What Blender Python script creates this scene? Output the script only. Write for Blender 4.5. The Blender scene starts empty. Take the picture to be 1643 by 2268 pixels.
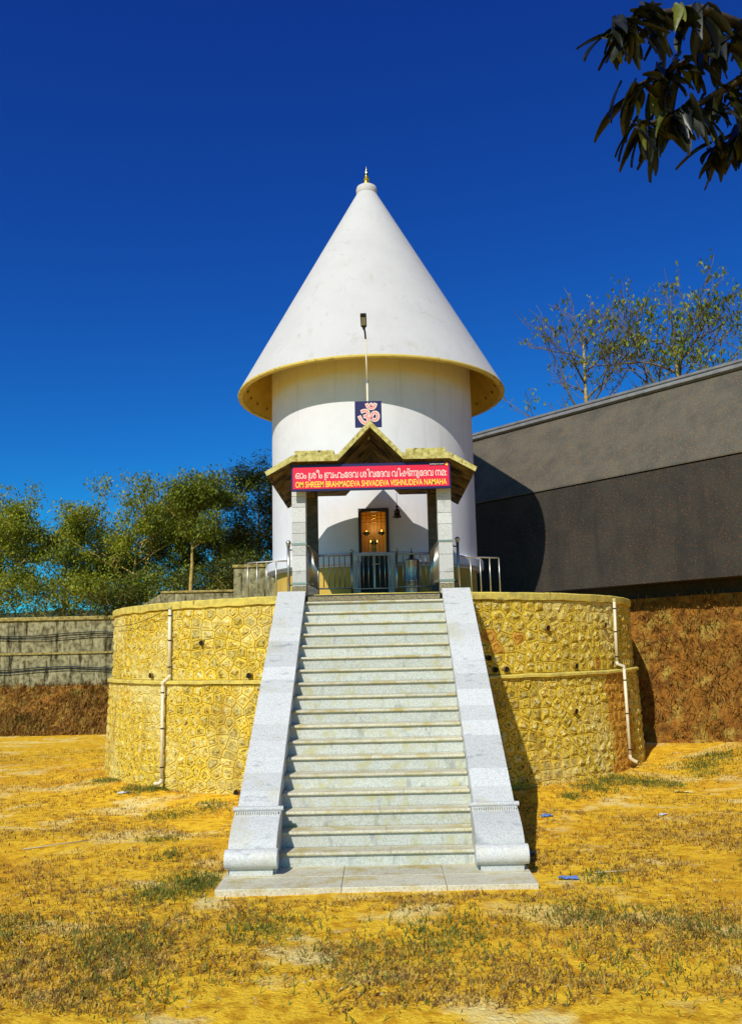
import bpy, math, random
from mathutils import Vector, Matrix, noise as mnoise

scene = bpy.context.scene
R = math.radians
col = scene.collection

# ------------------------------------------------------------------ camera
CAM = Vector((0.11, 0.0, 2.40))
pitch, yaw, roll = 0.1591, -0.0087, 0.0220
F = Vector((math.sin(yaw) * math.cos(pitch), math.cos(yaw) * math.cos(pitch), math.sin(pitch)))
R0 = Vector((math.cos(yaw), -math.sin(yaw), 0))
U0 = R0.cross(F)
Rv = R0 * math.cos(roll) - U0 * math.sin(roll)
Uv = R0 * math.sin(roll) + U0 * math.cos(roll)
cam_data = bpy.data.cameras.new('camera')
cam_data.sensor_fit = 'HORIZONTAL'
cam_data.sensor_width = 36.0
cam_data.lens = 36.0 * 1928.5 / 1643.0
cam_data.clip_end = 2000
cam = bpy.data.objects.new('camera', cam_data)
col.objects.link(cam)
cam.matrix_world = Matrix(((Rv.x, Uv.x, -F.x, CAM.x), (Rv.y, Uv.y, -F.y, CAM.y), (Rv.z, Uv.z, -F.z, CAM.z), (0, 0, 0, 1)))
scene.camera = cam

# ------------------------------------------------------------------ sky, sun, exposure
SUN_AZ, SUN_EL = 25.0, 41.0       # degrees left of straight behind the camera, above the horizon
world = bpy.data.worlds.new('World')
scene.world = world
world.use_nodes = True
wn = world.node_tree
wn.nodes.clear()
sky = wn.nodes.new('ShaderNodeTexSky')
sky.sky_type = 'NISHITA'
sky.sun_disc = False
sky.sun_elevation = R(SUN_EL)
sky.sun_rotation = R(180 + SUN_AZ)
sky.altitude = 1500
sky.air_density = 1.0
sky.dust_density = 1.5
sky.ozone_density = 6.0
# the photograph is printed with a deep saturated blue: grade the whole sky evenly, channel by channel
sep = wn.nodes.new('ShaderNodeSeparateColor')
cmb = wn.nodes.new('ShaderNodeCombineColor')
def chan(i, power, gain):
    p_ = wn.nodes.new('ShaderNodeMath')
    p_.operation = 'POWER'
    p_.inputs[1].default_value = power
    m_ = wn.nodes.new('ShaderNodeMath')
    m_.operation = 'MULTIPLY'
    m_.inputs[1].default_value = gain
    wn.links.new(sep.outputs[i], p_.inputs[0])
    wn.links.new(p_.outputs[0], m_.inputs[0])
    wn.links.new(m_.outputs[0], cmb.inputs[i])
chan(0, 1.0, 0.08)
chan(1, 1.6, 0.315)
chan(2, 1.0, 1.0)
bg = wn.nodes.new('ShaderNodeBackground')
bg.inputs['Strength'].default_value = 0.095
wo = wn.nodes.new('ShaderNodeOutputWorld')
wn.links.new(sky.outputs[0], sep.inputs[0])
wn.links.new(cmb.outputs[0], bg.inputs[0])
wn.links.new(bg.outputs[0], wo.inputs[0])

sun_data = bpy.data.lights.new('sun', 'SUN')
sun_data.energy = 3.6
sun_data.angle = R(0.5)
sun_data.color = (1.0, 0.955, 0.87)
sun = bpy.data.objects.new('sun', sun_data)
col.objects.link(sun)
sd = Vector((-math.sin(R(SUN_AZ)) * math.cos(R(SUN_EL)), -math.cos(R(SUN_AZ)) * math.cos(R(SUN_EL)), math.sin(R(SUN_EL))))
sun.rotation_euler = sd.to_track_quat('Z', 'Y').to_euler()
sun.location = (-8, -15, 20)

scene.view_settings.view_transform = 'Standard'
scene.view_settings.look = 'None'
scene.view_settings.exposure = 0.3
scene.view_settings.gamma = 1.0
scene.render.engine = 'CYCLES'
scene.cycles.max_bounces = 6

# ------------------------------------------------------------------ helpers
MATS = {}

def mat(name, a, b=None, scale=6.0, rough=0.8, metal=0.0, bump=0.0, bump_scale=40.0, mix=(0.4, 0.65), c=None, c_scale=2.0,
        c_mix=(0.55, 0.7), stretch=None, rnd=0.0, detail=6.0, trans=0.0, spec=0.4, bump_dist=0.02, c_stretch=None, bump2=None, layers=()):
    """Principled material: colour a broken up by b (fine noise) and c (broad noise), bump relief, per-object brightness."""
    m = bpy.data.materials.new(name)
    m.use_nodes = True
    nt = m.node_tree
    N, L = nt.nodes, nt.links
    p = N['Principled BSDF']
    p.inputs['Roughness'].default_value = rough
    p.inputs['Metallic'].default_value = metal
    p.inputs['Specular IOR Level'].default_value = spec
    tc = N.new('ShaderNodeTexCoord')
    oi = N.new('ShaderNodeObjectInfo')
    addv = N.new('ShaderNodeVectorMath')
    addv.operation = 'MULTIPLY_ADD'
    comb = N.new('ShaderNodeCombineXYZ')
    for k in range(3):
        L.new(oi.outputs['Random'], comb.inputs[k])
    addv.inputs[1].default_value = (37.0, 53.0, 71.0) if rnd else (0, 0, 0)
    L.new(comb.outputs[0], addv.inputs[0])
    L.new(tc.outputs['Object'], addv.inputs[2])
    vec = addv.outputs[0]

    def noise(sc, st=None, det=detail, rg=0.6, raw=False):
        vec = tc.outputs['Object'] if raw else addv.outputs[0]
        n = N.new('ShaderNodeTexNoise')
        n.inputs['Scale'].default_value = sc
        n.inputs['Detail'].default_value = det
        n.inputs['Roughness'].default_value = rg
        if st:
            mp = N.new('ShaderNodeMapping')
            mp.inputs['Scale'].default_value = st
            L.new(vec, mp.inputs[0])
            L.new(mp.outputs[0], n.inputs['Vector'])
        else:
            L.new(vec, n.inputs['Vector'])
        return n.outputs['Fac']

    def ramp(fac, lo, hi):
        r = N.new('ShaderNodeMapRange')
        r.inputs['From Min'].default_value = lo
        r.inputs['From Max'].default_value = hi
        L.new(fac, r.inputs['Value'])
        return r.outputs[0]

    def mixc(fac, x, y):
        mx = N.new('ShaderNodeMix')
        mx.data_type = 'RGBA'
        L.new(fac, mx.inputs['Factor'])
        for sock, v in ((mx.inputs['A'], x), (mx.inputs['B'], y)):
            pass
        for idx, v in ((6, x), (7, y)):
            if isinstance(v, tuple):
                mx.inputs[idx].default_value = (*v, 1)
            else:
                L.new(v, mx.inputs[idx])
        return mx.outputs[2]

    colr = a
    if b is not None:
        colr = mixc(ramp(noise(scale, stretch), *mix), a, b)
    if c is not None:
        colr = mixc(ramp(noise(c_scale, c_stretch), *c_mix), colr, c)
    for kind_, lc, lsc, lo_, hi_, lst, amt in layers:      # extra stains ('s') and hairline cracks ('k') that run across pieces
        fac = noise(lsc, lst, 5.0, 0.6, True)
        if kind_ == 'k':
            sb = N.new('ShaderNodeMath')
            sb.operation = 'SUBTRACT'
            sb.inputs[1].default_value = 0.5
            ab = N.new('ShaderNodeMath')
            ab.operation = 'ABSOLUTE'
            L.new(fac, sb.inputs[0])
            L.new(sb.outputs[0], ab.inputs[0])
            fac = ramp(ab.outputs[0], hi_, lo_)
            gate = ramp(noise(lsc * 0.8, None, 2.0, 0.5, True), 0.56, 0.62)
            mg_ = N.new('ShaderNodeMath')
            mg_.operation = 'MULTIPLY'
            L.new(fac, mg_.inputs[0])
            L.new(gate, mg_.inputs[1])
            fac = mg_.outputs[0]
        else:
            fac = ramp(fac, lo_, hi_)
        am = N.new('ShaderNodeMath')
        am.operation = 'MULTIPLY'
        am.inputs[1].default_value = amt
        L.new(fac, am.inputs[0])
        colr = mixc(am.outputs[0], colr, lc)
    if rnd:
        hs = N.new('ShaderNodeHueSaturation')
        mr = N.new('ShaderNodeMapRange')
        mr.inputs['To Min'].default_value = 1 - rnd
        mr.inputs['To Max'].default_value = 1 + rnd
        L.new(oi.outputs['Random'], mr.inputs['Value'])
        L.new(mr.outputs[0], hs.inputs['Value'])
        if isinstance(colr, tuple):
            hs.inputs['Color'].default_value = (*colr, 1)
        else:
            L.new(colr, hs.inputs['Color'])
        colr = hs.outputs[0]
    if isinstance(colr, tuple):
        p.inputs['Base Color'].default_value = (*colr, 1)
    else:
        L.new(colr, p.inputs['Base Color'])
    if bump:
        bn = N.new('ShaderNodeBump')
        bn.inputs['Strength'].default_value = bump
        bn.inputs['Distance'].default_value = bump_dist
        L.new(noise(bump_scale, None, 8.0, 0.65), bn.inputs['Height'])
        out = bn
        if bump2:
            b2 = N.new('ShaderNodeBump')
            b2.inputs['Strength'].default_value = bump2[0]
            b2.inputs['Distance'].default_value = bump2[2]
            L.new(noise(bump2[1], None, 6.0, 0.6), b2.inputs['Height'])
            L.new(bn.outputs[0], b2.inputs['Normal'])
            out = b2
        L.new(out.outputs[0], p.inputs['Normal'])
    if trans:
        tr = N.new('ShaderNodeBsdfTranslucent')
        if isinstance(colr, tuple):
            tr.inputs['Color'].default_value = (*colr, 1)
        else:
            L.new(colr, tr.inputs['Color'])
        ms = N.new('ShaderNodeMixShader')
        ms.inputs[0].default_value = trans
        L.new(p.outputs[0], ms.inputs[1])
        L.new(tr.outputs[0], ms.inputs[2])
        L.new(ms.outputs[0], N['Material Output'].inputs[0])
    MATS[name] = m
    return m


class MB:
    """collects faces; build() links them as one mesh object"""
    def __init__(self):
        self.v, self.f = [], []

    def add(self, verts, faces):
        o = len(self.v)
        self.v += [tuple(x) for x in verts]
        self.f += [tuple(i + o for i in q) for q in faces]
        return self

    def box(self, x0, x1, y0, y1, z0, z1):
        return self.add([(x0, y0, z0), (x1, y0, z0), (x1, y1, z0), (x0, y1, z0), (x0, y0, z1), (x1, y0, z1), (x1, y1, z1), (x0, y1, z1)],
                        [(0, 3, 2, 1), (4, 5, 6, 7), (0, 1, 5, 4), (1, 2, 6, 5), (2, 3, 7, 6), (3, 0, 4, 7)])

    def bbox(self, x0, x1, y0, y1, z0, z1, b=0.008):
        """box with chamfered vertical and top/bottom edges"""
        ring = lambda e, z: [(x0 + e, y0, z), (x1 - e, y0, z), (x1, y0 + e, z), (x1, y1 - e, z), (x1 - e, y1, z), (x0 + e, y1, z), (x0, y1 - e, z), (x0, y0 + e, z)]
        def inn(z):
            return [(x0 + b * 1.4, y0 + b, z), (x1 - b * 1.4, y0 + b, z), (x1 - b, y0 + b * 1.4, z), (x1 - b, y1 - b * 1.4, z), (x1 - b * 1.4, y1 - b, z), (x0 + b * 1.4, y1 - b, z), (x0 + b, y1 - b * 1.4, z), (x0 + b, y0 + b * 1.4, z)]
        vs = inn(z0) + ring(b, z0 + b) + ring(b, z1 - b) + inn(z1)
        fs = []
        for r in range(3):
            for i in range(8):
                j = (i + 1) % 8
                fs.append((r * 8 + i, r * 8 + j, r * 8 + 8 + j, r * 8 + 8 + i))
        fs.append(tuple(range(7, -1, -1)))
        fs.append(tuple(range(24, 32)))
        return self.add(vs, fs)

    def tube(self, pts, rad, n=8, caps=True, flat=None):
        pts = [Vector(p) for p in pts]
        rads = rad if isinstance(rad, (list, tuple)) else [rad] * len(pts)
        vs, fs = [], []
        t0 = (pts[1] - pts[0]).normalized()
        ref = Vector((0, 0, 1)) if abs(t0.z) < 0.9 else Vector((1, 0, 0))
        u = t0.cross(ref).normalized()
        for i, p in enumerate(pts):
            if i == 0:
                t = pts[1] - pts[0]
            elif i == len(pts) - 1:
                t = pts[-1] - pts[-2]
            else:
                t = (pts[i + 1] - pts[i]).normalized() + (pts[i] - pts[i - 1]).normalized()
            t.normalize()
            u = (u - t * u.dot(t)).normalized()
            w = t.cross(u)
            for k in range(n):
                a = 2 * math.pi * k / n
                vs.append(p + (u * math.cos(a) + w * math.sin(a)) * rads[i])
        for i in range(len(pts) - 1):
            for k in range(n):
                j = (k + 1) % n
                fs.append((i * n + k, i * n + j, i * n + n + j, i * n + n + k))
        if caps:
            fs.append(tuple(range(n - 1, -1, -1)))
            fs.append(tuple(range((len(pts) - 1) * n, len(pts) * n)))
        return self.add(vs, fs)

    def lathe(self, prof, cx=0, cy=0, n=48, closed=False):
        """prof: list of (r, z)"""
        vs, fs = [], []
        for r, z in prof:
            for k in range(n):
                a = 2 * math.pi * k / n
                vs.append((cx + r * math.cos(a), cy + r * math.sin(a), z))
        m = len(prof)
        for i in range(m if closed else m - 1):
            i2 = (i + 1) % m
            for k in range(n):
                j = (k + 1) % n
                fs.append((i * n + k, i * n + j, i2 * n + j, i2 * n + k))
        return self.add(vs, fs)

    def prism_x(self, poly, x0, x1):
        """poly in (y, z), extruded along x"""
        n = len(poly)
        vs = [(x0, y, z) for y, z in poly] + [(x1, y, z) for y, z in poly]
        fs = [(i, (i + 1) % n, n + (i + 1) % n, n + i) for i in range(n)] + [tuple(range(n - 1, -1, -1)), tuple(range(n, 2 * n))]
        return self.add(vs, fs)

    def sphere(self, c, r, n=12, m=8, sz=1.0):
        prof = [(max(1e-4, r * math.sin(math.pi * i / m)), c[2] - r * sz * math.cos(math.pi * i / m)) for i in range(m + 1)]
        return self.lathe(prof, c[0], c[1], n)

    def build(self, name, material, parent=None, smooth=False, angle=None):
        me = bpy.data.meshes.new(name)
        off = Vector((0, 0, 0))
        root = parent
        while root is not None and root.parent is not None:
            root = root.parent
        if root is not None:
            off = root.location
        me.from_pydata([(x - off.x, y - off.y, z - off.z) for x, y, z in self.v], [], self.f)
        me.materials.append(MATS[material] if isinstance(material, str) else material)
        if smooth or angle:
            me.polygons.foreach_set('use_smooth', [True] * len(me.polygons))
            if angle:
                me.set_sharp_from_angle(angle=R(angle))
        me.update()
        o = bpy.data.objects.new(name, me)
        col.objects.link(o)
        if parent is not None:
            o.parent = parent
        return o


def fixn(o):
    import bmesh
    bm = bmesh.new()
    bm.from_mesh(o.data)
    bmesh.ops.recalc_face_normals(bm, faces=bm.faces)
    bm.to_mesh(o.data)
    bm.free()
    return o


def tag(o, label=None, cat=None, group=None, kind=None):
    if label: o['label'] = label
    if cat: o['category'] = cat
    if group: o['group'] = group
    if kind: o['kind'] = kind
    return o


def thing(name, loc, label, cat, group=None):
    o = bpy.data.objects.new(name, None)
    o.empty_display_size = 0.2
    o.location = loc
    col.objects.link(o)
    return tag(o, label, cat, group)


def fbm(x, y, z=0.0, o=4):
    return mnoise.fractal(Vector((x, y, z)), 1.0, 2.0, o)

# ------------------------------------------------------------------ dimensions (metres)
H, T, D1, W = 0.1799, 0.2465, 10.265, 2.235     # riser, tread, y of first nosing, stair width
TY, TR = 20.62, 2.416                           # tower axis, wall radius
RIM_R, RIM_Z, APEX_Z = 3.22, 8.485, 13.93
TX, TER = -0.10, 5.80                           # terrace axis x, upper mortar radius
TZ = 3.38
LEDGE_Z, COP_Z = 1.92, 3.24

# ------------------------------------------------------------------ materials
mat('sand', (0.92, 0.56, 0.035), (0.64, 0.32, 0.016), scale=7, mix=(0.47, 0.60), c=(0.92, 0.72, 0.26), c_scale=0.9, c_mix=(0.56, 0.66), rough=0.95, bump=0.9, bump_scale=30, bump_dist=0.03, spec=0.05, bump2=(0.5, 5.0, 0.06), layers=(('s', (0.66, 0.31, 0.02), 0.35, 0.50, 0.64, None, 0.6), ('s', (0.95, 0.76, 0.28), 0.42, 0.57, 0.66, (1.0, 1.6, 1), 0.7), ('s', (0.20, 0.10, 0.02), 22, 0.63, 0.68, (0.45, 1.5, 1), 0.8), ('s', (0.30, 0.17, 0.03), 60, 0.62, 0.66, (0.6, 1.3, 1), 0.7)))
mat('earth', (0.44, 0.19, 0.03), (0.17, 0.07, 0.016), scale=5, rough=0.95, bump=1.0, bump_scale=14, bump_dist=0.10, c=(0.52, 0.36, 0.07), c_scale=2.2, c_mix=(0.52, 0.66), spec=0.1)
mat('stone', (0.80, 0.56, 0.055), (0.26, 0.145, 0.018), scale=24, mix=(0.50, 0.58), rough=0.9, bump=1.0, bump_scale=26, bump_dist=0.07, rnd=0.20, c=(0.90, 0.76, 0.30), c_scale=13, c_mix=(0.50, 0.60), spec=0.10, layers=(('s', (0.90, 0.78, 0.34), 0.8, 0.50, 0.66, None, 0.5), ('s', (0.40, 0.24, 0.035), 1.3, 0.54, 0.68, (1.5, 1.5, 0.5), 0.6)))
mat('pointing', (0.82, 0.59, 0.06), (0.62, 0.40, 0.04), scale=22, mix=(0.48, 0.60), rough=0.92, bump=0.9, bump_scale=34, bump_dist=0.03, rnd=0.12, c=(0.34, 0.20, 0.025), c_scale=30, c_mix=(0.59, 0.65), spec=0.08, layers=(('s', (0.90, 0.78, 0.34), 0.8, 0.50, 0.66, None, 0.5), ('s', (0.40, 0.24, 0.035), 1.3, 0.54, 0.68, (1.5, 1.5, 0.5), 0.6), ('s', (0.60, 0.28, 0.03), 0.9, 0.60, 0.72, None, 0.6)))
mat('pointing_rust', (0.66, 0.36, 0.05), (0.54, 0.24, 0.03), scale=9, mix=(0.4, 0.66), rough=0.92, bump=0.5, bump_scale=30, bump_dist=0.02, rnd=0.05, spec=0.12)
mat('stone_rust', (0.58, 0.28, 0.03), (0.34, 0.13, 0.02), scale=16, mix=(0.48, 0.62), rough=0.9, bump=1.0, bump_scale=20, bump_dist=0.06, rnd=0.12, c=(0.66, 0.44, 0.08), c_scale=9, c_mix=(0.52, 0.66), spec=0.15)
mat('mortar', (0.30, 0.18, 0.03), (0.22, 0.13, 0.02), scale=8, rough=0.95, bump=0.6, bump_scale=40, spec=0.1)
mat('coping', (0.70, 0.55, 0.11), (0.46, 0.36, 0.09), scale=6, mix=(0.46, 0.66), rough=0.92, bump=0.8, bump_scale=24, c=(0.22, 0.16, 0.05), c_scale=9, c_mix=(0.60, 0.70), c_stretch=(1, 1, 0.5), spec=0.15)
mat('granite', (0.61, 0.605, 0.56), (0.46, 0.465, 0.44), scale=55, mix=(0.45, 0.6), rough=0.55, bump=0.25, bump_scale=90, rnd=0.13, c=(0.28, 0.30, 0.30), c_scale=4.5, c_mix=(0.58, 0.74), c_stretch=(0.8, 2.2, 1.6), spec=0.3, bump_dist=0.006, layers=(('s', (0.50, 0.45, 0.28), 1.7, 0.55, 0.7, None, 0.6),))
mat('joint', (0.22, 0.21, 0.17), rough=0.9)
mat('shaded_cladding', (0.055, 0.052, 0.045), (0.10, 0.095, 0.08), scale=12, rough=0.6, rnd=0.2)  # rear pillar cladding: shade under the roof put into the near-black colour
mat('tread_stone', (0.62, 0.58, 0.42), (0.46, 0.42, 0.27), scale=45, mix=(0.45, 0.62), rough=0.6, bump=0.3, bump_scale=70, rnd=0.10, c=(0.46, 0.36, 0.12), c_scale=4, c_mix=(0.50, 0.68), spec=0.3, bump_dist=0.006, layers=(('s', (0.26, 0.25, 0.20), 7, 0.60, 0.72, (0.5, 1.6, 1), 0.6),))
mat('riser_stone', (0.58, 0.585, 0.50), (0.42, 0.435, 0.39), scale=50, mix=(0.42, 0.6), rough=0.6, bump=0.3, bump_scale=80, rnd=0.10, c=(0.46, 0.43, 0.22), c_scale=5, c_mix=(0.52, 0.70), spec=0.3, bump_dist=0.006, layers=(('s', (0.24, 0.25, 0.24), 6, 0.58, 0.70, (1.4, 1, 0.6), 0.6),))
mat('black_granite', (0.025, 0.024, 0.022), (0.14, 0.12, 0.07), scale=80, mix=(0.52, 0.68), rough=0.6, spec=0.3)
mat('speckled_granite', (0.10, 0.09, 0.07), (0.40, 0.32, 0.14), scale=55, mix=(0.42, 0.62), rough=0.5, spec=0.4)
mat('white_plaster', (0.70, 0.69, 0.69), (0.66, 0.65, 0.65), scale=2.5, mix=(0.45, 0.7), rough=0.75, bump=0.2, bump_scale=9, c=(0.62, 0.60, 0.55), c_scale=1.3, c_mix=(0.60, 0.78), c_stretch=(1, 1, 0.25), spec=0.2, layers=(('s', (0.52, 0.49, 0.42), 5, 0.58, 0.74, (1, 1, 0.06), 0.5), ('k', (0.30, 0.28, 0.24), 0.9, 0.0, 0.0028, None, 0.5)))
mat('cone_plaster', (0.56, 0.54, 0.51), (0.525, 0.505, 0.475), scale=1.8, mix=(0.42, 0.7), rough=0.8, bump=0.25, bump_scale=7, c=(0.48, 0.445, 0.37), c_scale=2.2, c_mix=(0.62, 0.80), c_stretch=(1, 1, 0.4), spec=0.2, layers=(('s', (0.40, 0.35, 0.26), 6, 0.60, 0.76, (1, 1, 0.10), 0.5), ('k', (0.25, 0.22, 0.17), 1.0, 0.0, 0.0030, (1, 1, 1.6), 0.75), ('s', (0.36, 0.33, 0.28), 28, 0.70, 0.74, None, 0.5)))
mat('soffit', (0.84, 0.53, 0.05), (0.74, 0.43, 0.04), scale=3, rough=0.85, bump=0.1, bump_scale=12, spec=0.2)  # strong yellow paints in the warm bounce light under the eave
mat('rim_edge', (0.66, 0.50, 0.12), (0.20, 0.15, 0.05), scale=6, mix=(0.56, 0.72), rough=0.9, bump=0.3, bump_scale=20, spec=0.2)
mat('ochre', (0.62, 0.40, 0.08), (0.54, 0.33, 0.06), scale=3, rough=0.85, bump=0.12, bump_scale=14, spec=0.2)
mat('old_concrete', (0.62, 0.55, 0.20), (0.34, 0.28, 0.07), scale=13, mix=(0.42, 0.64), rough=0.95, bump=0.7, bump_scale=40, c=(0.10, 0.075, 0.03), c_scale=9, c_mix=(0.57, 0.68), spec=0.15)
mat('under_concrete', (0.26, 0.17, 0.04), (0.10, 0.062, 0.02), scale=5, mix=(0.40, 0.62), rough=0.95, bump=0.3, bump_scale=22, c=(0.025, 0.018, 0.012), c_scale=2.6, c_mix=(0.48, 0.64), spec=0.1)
mat('steel', (0.50, 0.46, 0.36), rough=0.34, metal=0.95)
mat('steel_pipe', (0.58, 0.54, 0.44), rough=0.4, metal=0.85)
mat('dark_metal', (0.035, 0.034, 0.033), rough=0.45, metal=0.6)
mat('lamp_glass', (0.35, 0.36, 0.38), rough=0.3)
mat('brass', (0.80, 0.55, 0.12), rough=0.25, metal=1.0)
mat('bronze_dark', (0.05, 0.035, 0.025), rough=0.4, metal=0.7)
mat('shrine_gold', (0.60, 0.33, 0.04), (0.40, 0.20, 0.02), scale=4, rough=0.4, spec=0.5)
mat('door_frame', (0.030, 0.024, 0.020), rough=0.5)
mat('pvc', (0.74, 0.66, 0.46), (0.60, 0.50, 0.30), scale=5, mix=(0.5, 0.7), rough=0.45)
mat('hole_shade', (0.01, 0.008, 0.006), rough=1.0)
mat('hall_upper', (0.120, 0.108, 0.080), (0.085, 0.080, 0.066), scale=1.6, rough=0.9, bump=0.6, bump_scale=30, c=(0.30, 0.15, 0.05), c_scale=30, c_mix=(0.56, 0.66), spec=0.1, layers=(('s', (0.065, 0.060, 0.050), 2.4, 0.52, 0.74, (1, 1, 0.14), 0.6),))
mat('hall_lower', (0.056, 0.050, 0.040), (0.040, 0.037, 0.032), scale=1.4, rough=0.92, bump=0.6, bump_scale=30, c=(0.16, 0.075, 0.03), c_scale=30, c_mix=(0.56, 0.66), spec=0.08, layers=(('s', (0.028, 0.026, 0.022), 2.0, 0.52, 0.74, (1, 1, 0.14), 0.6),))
mat('hall_coping', (0.22, 0.215, 0.20), (0.16, 0.155, 0.14), scale=4, rough=0.5, spec=0.4)
mat('moss_wall', (0.36, 0.32, 0.17), (0.10, 0.085, 0.04), scale=7, mix=(0.40, 0.66), rough=0.95, bump=0.6, bump_scale=24, c=(0.035, 0.028, 0.012), c_scale=3.5, c_mix=(0.50, 0.66), c_stretch=(2.2, 2.2, 0.35), spec=0.1, layers=(('s', (0.52, 0.46, 0.26), 2.6, 0.56, 0.70, (1.6, 1.6, 0.4), 0.7),))
mat('moss_top', (0.42, 0.33, 0.10), (0.16, 0.12, 0.04), scale=10, rough=0.95, bump=0.8, bump_scale=20, spec=0.1)
mat('cable', (0.012, 0.012, 0.012), rough=0.6)
mat('navy', (0.016, 0.012, 0.085), rough=0.4)
mat('sign_red', (0.72, 0.012, 0.05), rough=0.4)
mat('sign_black', (0.012, 0.010, 0.014), rough=0.4)
mat('sign_white', (0.80, 0.72, 0.62), rough=0.5)
mat('sign_yellow', (0.98, 0.80, 0.05), rough=0.5)
mat('om_pink', (0.80, 0.28, 0.27), rough=0.5)
mat('om_cream', (0.82, 0.70, 0.55), rough=0.5)
mat('leaf_lime', (0.42, 0.43, 0.022), (0.18, 0.23, 0.016), scale=9, mix=(0.35, 0.6), rough=0.6, trans=0.36, c=(0.62, 0.42, 0.02), c_scale=5, c_mix=(0.60, 0.72), detail=3)
mat('leaf_mid', (0.28, 0.32, 0.022), (0.11, 0.15, 0.014), scale=9, mix=(0.35, 0.6), rough=0.6, trans=0.34, c=(0.44, 0.34, 0.02), c_scale=5, c_mix=(0.60, 0.74), detail=3)
mat('leaf_dark', (0.12, 0.145, 0.025), (0.045, 0.060, 0.014), scale=8, mix=(0.35, 0.6), rough=0.5, trans=0.25, c=(0.20, 0.19, 0.02), c_scale=5, c_mix=(0.60, 0.74), detail=3)
mat('leaf_sparse', (0.26, 0.29, 0.016), (0.11, 0.17, 0.014), scale=2.5, mix=(0.4, 0.6), rough=0.5, trans=0.35, c=(0.50, 0.28, 0.015), c_scale=3.5, c_mix=(0.58, 0.68), detail=3)
mat('leaf_mango_shaded', (0.008, 0.010, 0.004), (0.035, 0.042, 0.008), scale=5, mix=(0.52, 0.66), rough=0.4, trans=0.10, rnd=0.4)  # backlit leaves: their shade put into the near-black colour
mat('leaf_mango_lit', (0.17, 0.18, 0.018), (0.07, 0.09, 0.012), scale=5, mix=(0.4, 0.66), rough=0.4, trans=0.3, rnd=0.3)  # sunlit copy of the mango leaf, light put into the paler green
mat('bark_pale', (0.50, 0.35, 0.09), (0.28, 0.18, 0.05), scale=8, rough=0.9, bump=0.4, bump_scale=20)
mat('bark_grey', (0.20, 0.145, 0.07), (0.10, 0.07, 0.035), scale=8, rough=0.9)
mat('bark_dark', (0.07, 0.05, 0.025), (0.03, 0.02, 0.012), scale=8, rough=0.9, bump=0.5, bump_scale=20)
mat('grass_dry', (0.62, 0.40, 0.06), (0.17, 0.085, 0.018), scale=9, mix=(0.40, 0.56), rough=0.8, trans=0.15, detail=3)
mat('grass_green', (0.22, 0.23, 0.022), (0.09, 0.12, 0.015), scale=6, mix=(0.35, 0.6), rough=0.7, trans=0.25, c=(0.50, 0.38, 0.05), c_scale=3, c_mix=(0.54, 0.68), detail=3)
mat('grass_rust', (0.42, 0.23, 0.035), (0.20, 0.09, 0.015), scale=3, mix=(0.35, 0.62), rough=0.8, trans=0.15, c=(0.13, 0.12, 0.015), c_scale=1.2, c_mix=(0.55, 0.7), detail=3)
mat('pebble', (0.60, 0.48, 0.24), (0.36, 0.22, 0.07), scale=3, rough=0.9)
mat('paper_blue', (0.10, 0.20, 0.50), (0.16, 0.26, 0.5), scale=12, rough=0.6)
mat('paper_white', (0.75, 0.74, 0.72), (0.55, 0.55, 0.55), scale=10, rough=0.5)
mat('leaf_litter', (0.72, 0.62, 0.20), (0.5, 0.4, 0.1), scale=9, rough=0.7)
mat('stick', (0.48, 0.40, 0.24), rough=0.8)

# ------------------------------------------------------------------ ground and hillside
def ground_z(x, y):
    near = max(0.0, 1 - abs(x) / 26) * max(0.0, 1 - abs(y - 12) / 30)
    z = 0.05 * near * fbm(x * 0.55, y * 0.55) + 0.016 * near * fbm(x * 2.7 + 9, y * 2.7)
    if abs(x) < 1.9 and 9.0 < y < 15:
        z = min(z, 0.0) - 0.01
    rr = math.hypot(x - TX, y - TY)
    z += 0.10 * max(0.0, 1 - abs(rr - 6.1) / 1.0) * (abs(x) > 1.9)
    if x > 5.5:                                   # ground climbs a little towards the cut bank
        z += 0.35 * min(1.0, (x - 5.5) / 2.0) * min(1.0, max(0.0, (y - 10) / 8))
    return z - 0.02

def axis(a, b, step, far):
    v = []
    x = a
    while x <= b + 1e-6:
        v.append(x)
        x += step
    s, x, y = step, a, b
    pre, post = [], []
    while x > -far:
        s *= 1.45
        x -= s
        pre.append(x)
    s = step
    while y < far:
        s *= 1.45
        y += s
        post.append(y)
    return pre[::-1] + v + post

xs, ys = axis(-9.5, 10.5, 0.125, 600), axis(6.0, 22.5, 0.125, 700)
g = MB()
g.v = [(x, y, ground_z(x, y)) for y in ys for x in xs]
nx = len(xs)
g.f = [(j * nx + i, j * nx + i + 1, j * nx + nx + i + 1, j * nx + nx + i) for j in range(len(ys) - 1) for i in range(nx - 1)]
ground = g.build('ground', 'sand', smooth=True)
tag(ground, 'golden sandy ground with thin dry grass around the stairs', 'ground', kind='structure')

PZ = 3.52
edge = [(-90, 31.3), (-30, 31.3), (-7.4, 31.3), (-7.4, 27.6), (-3, 26.9), (1.5, 26.6), (4.9, 22.9), (6.25, 21.35), (7.6, 19.8), (10.2, 16.7), (14.0, 12.3), (22, 3), (40, -20)]
pl = MB()
n = len(edge)
pl.v = [(x, y, PZ) for x, y in edge] + [(300, -20, PZ + 2), (300, 420, PZ + 12), (-300, 420, PZ + 12), (-300, 31.3, PZ)]
pl.f = [tuple(range(n + 4))]
hill = pl.build('hillside', 'earth')
tag(hill, 'raised brown terrain behind the terrace', 'terrain', kind='structure')

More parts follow.
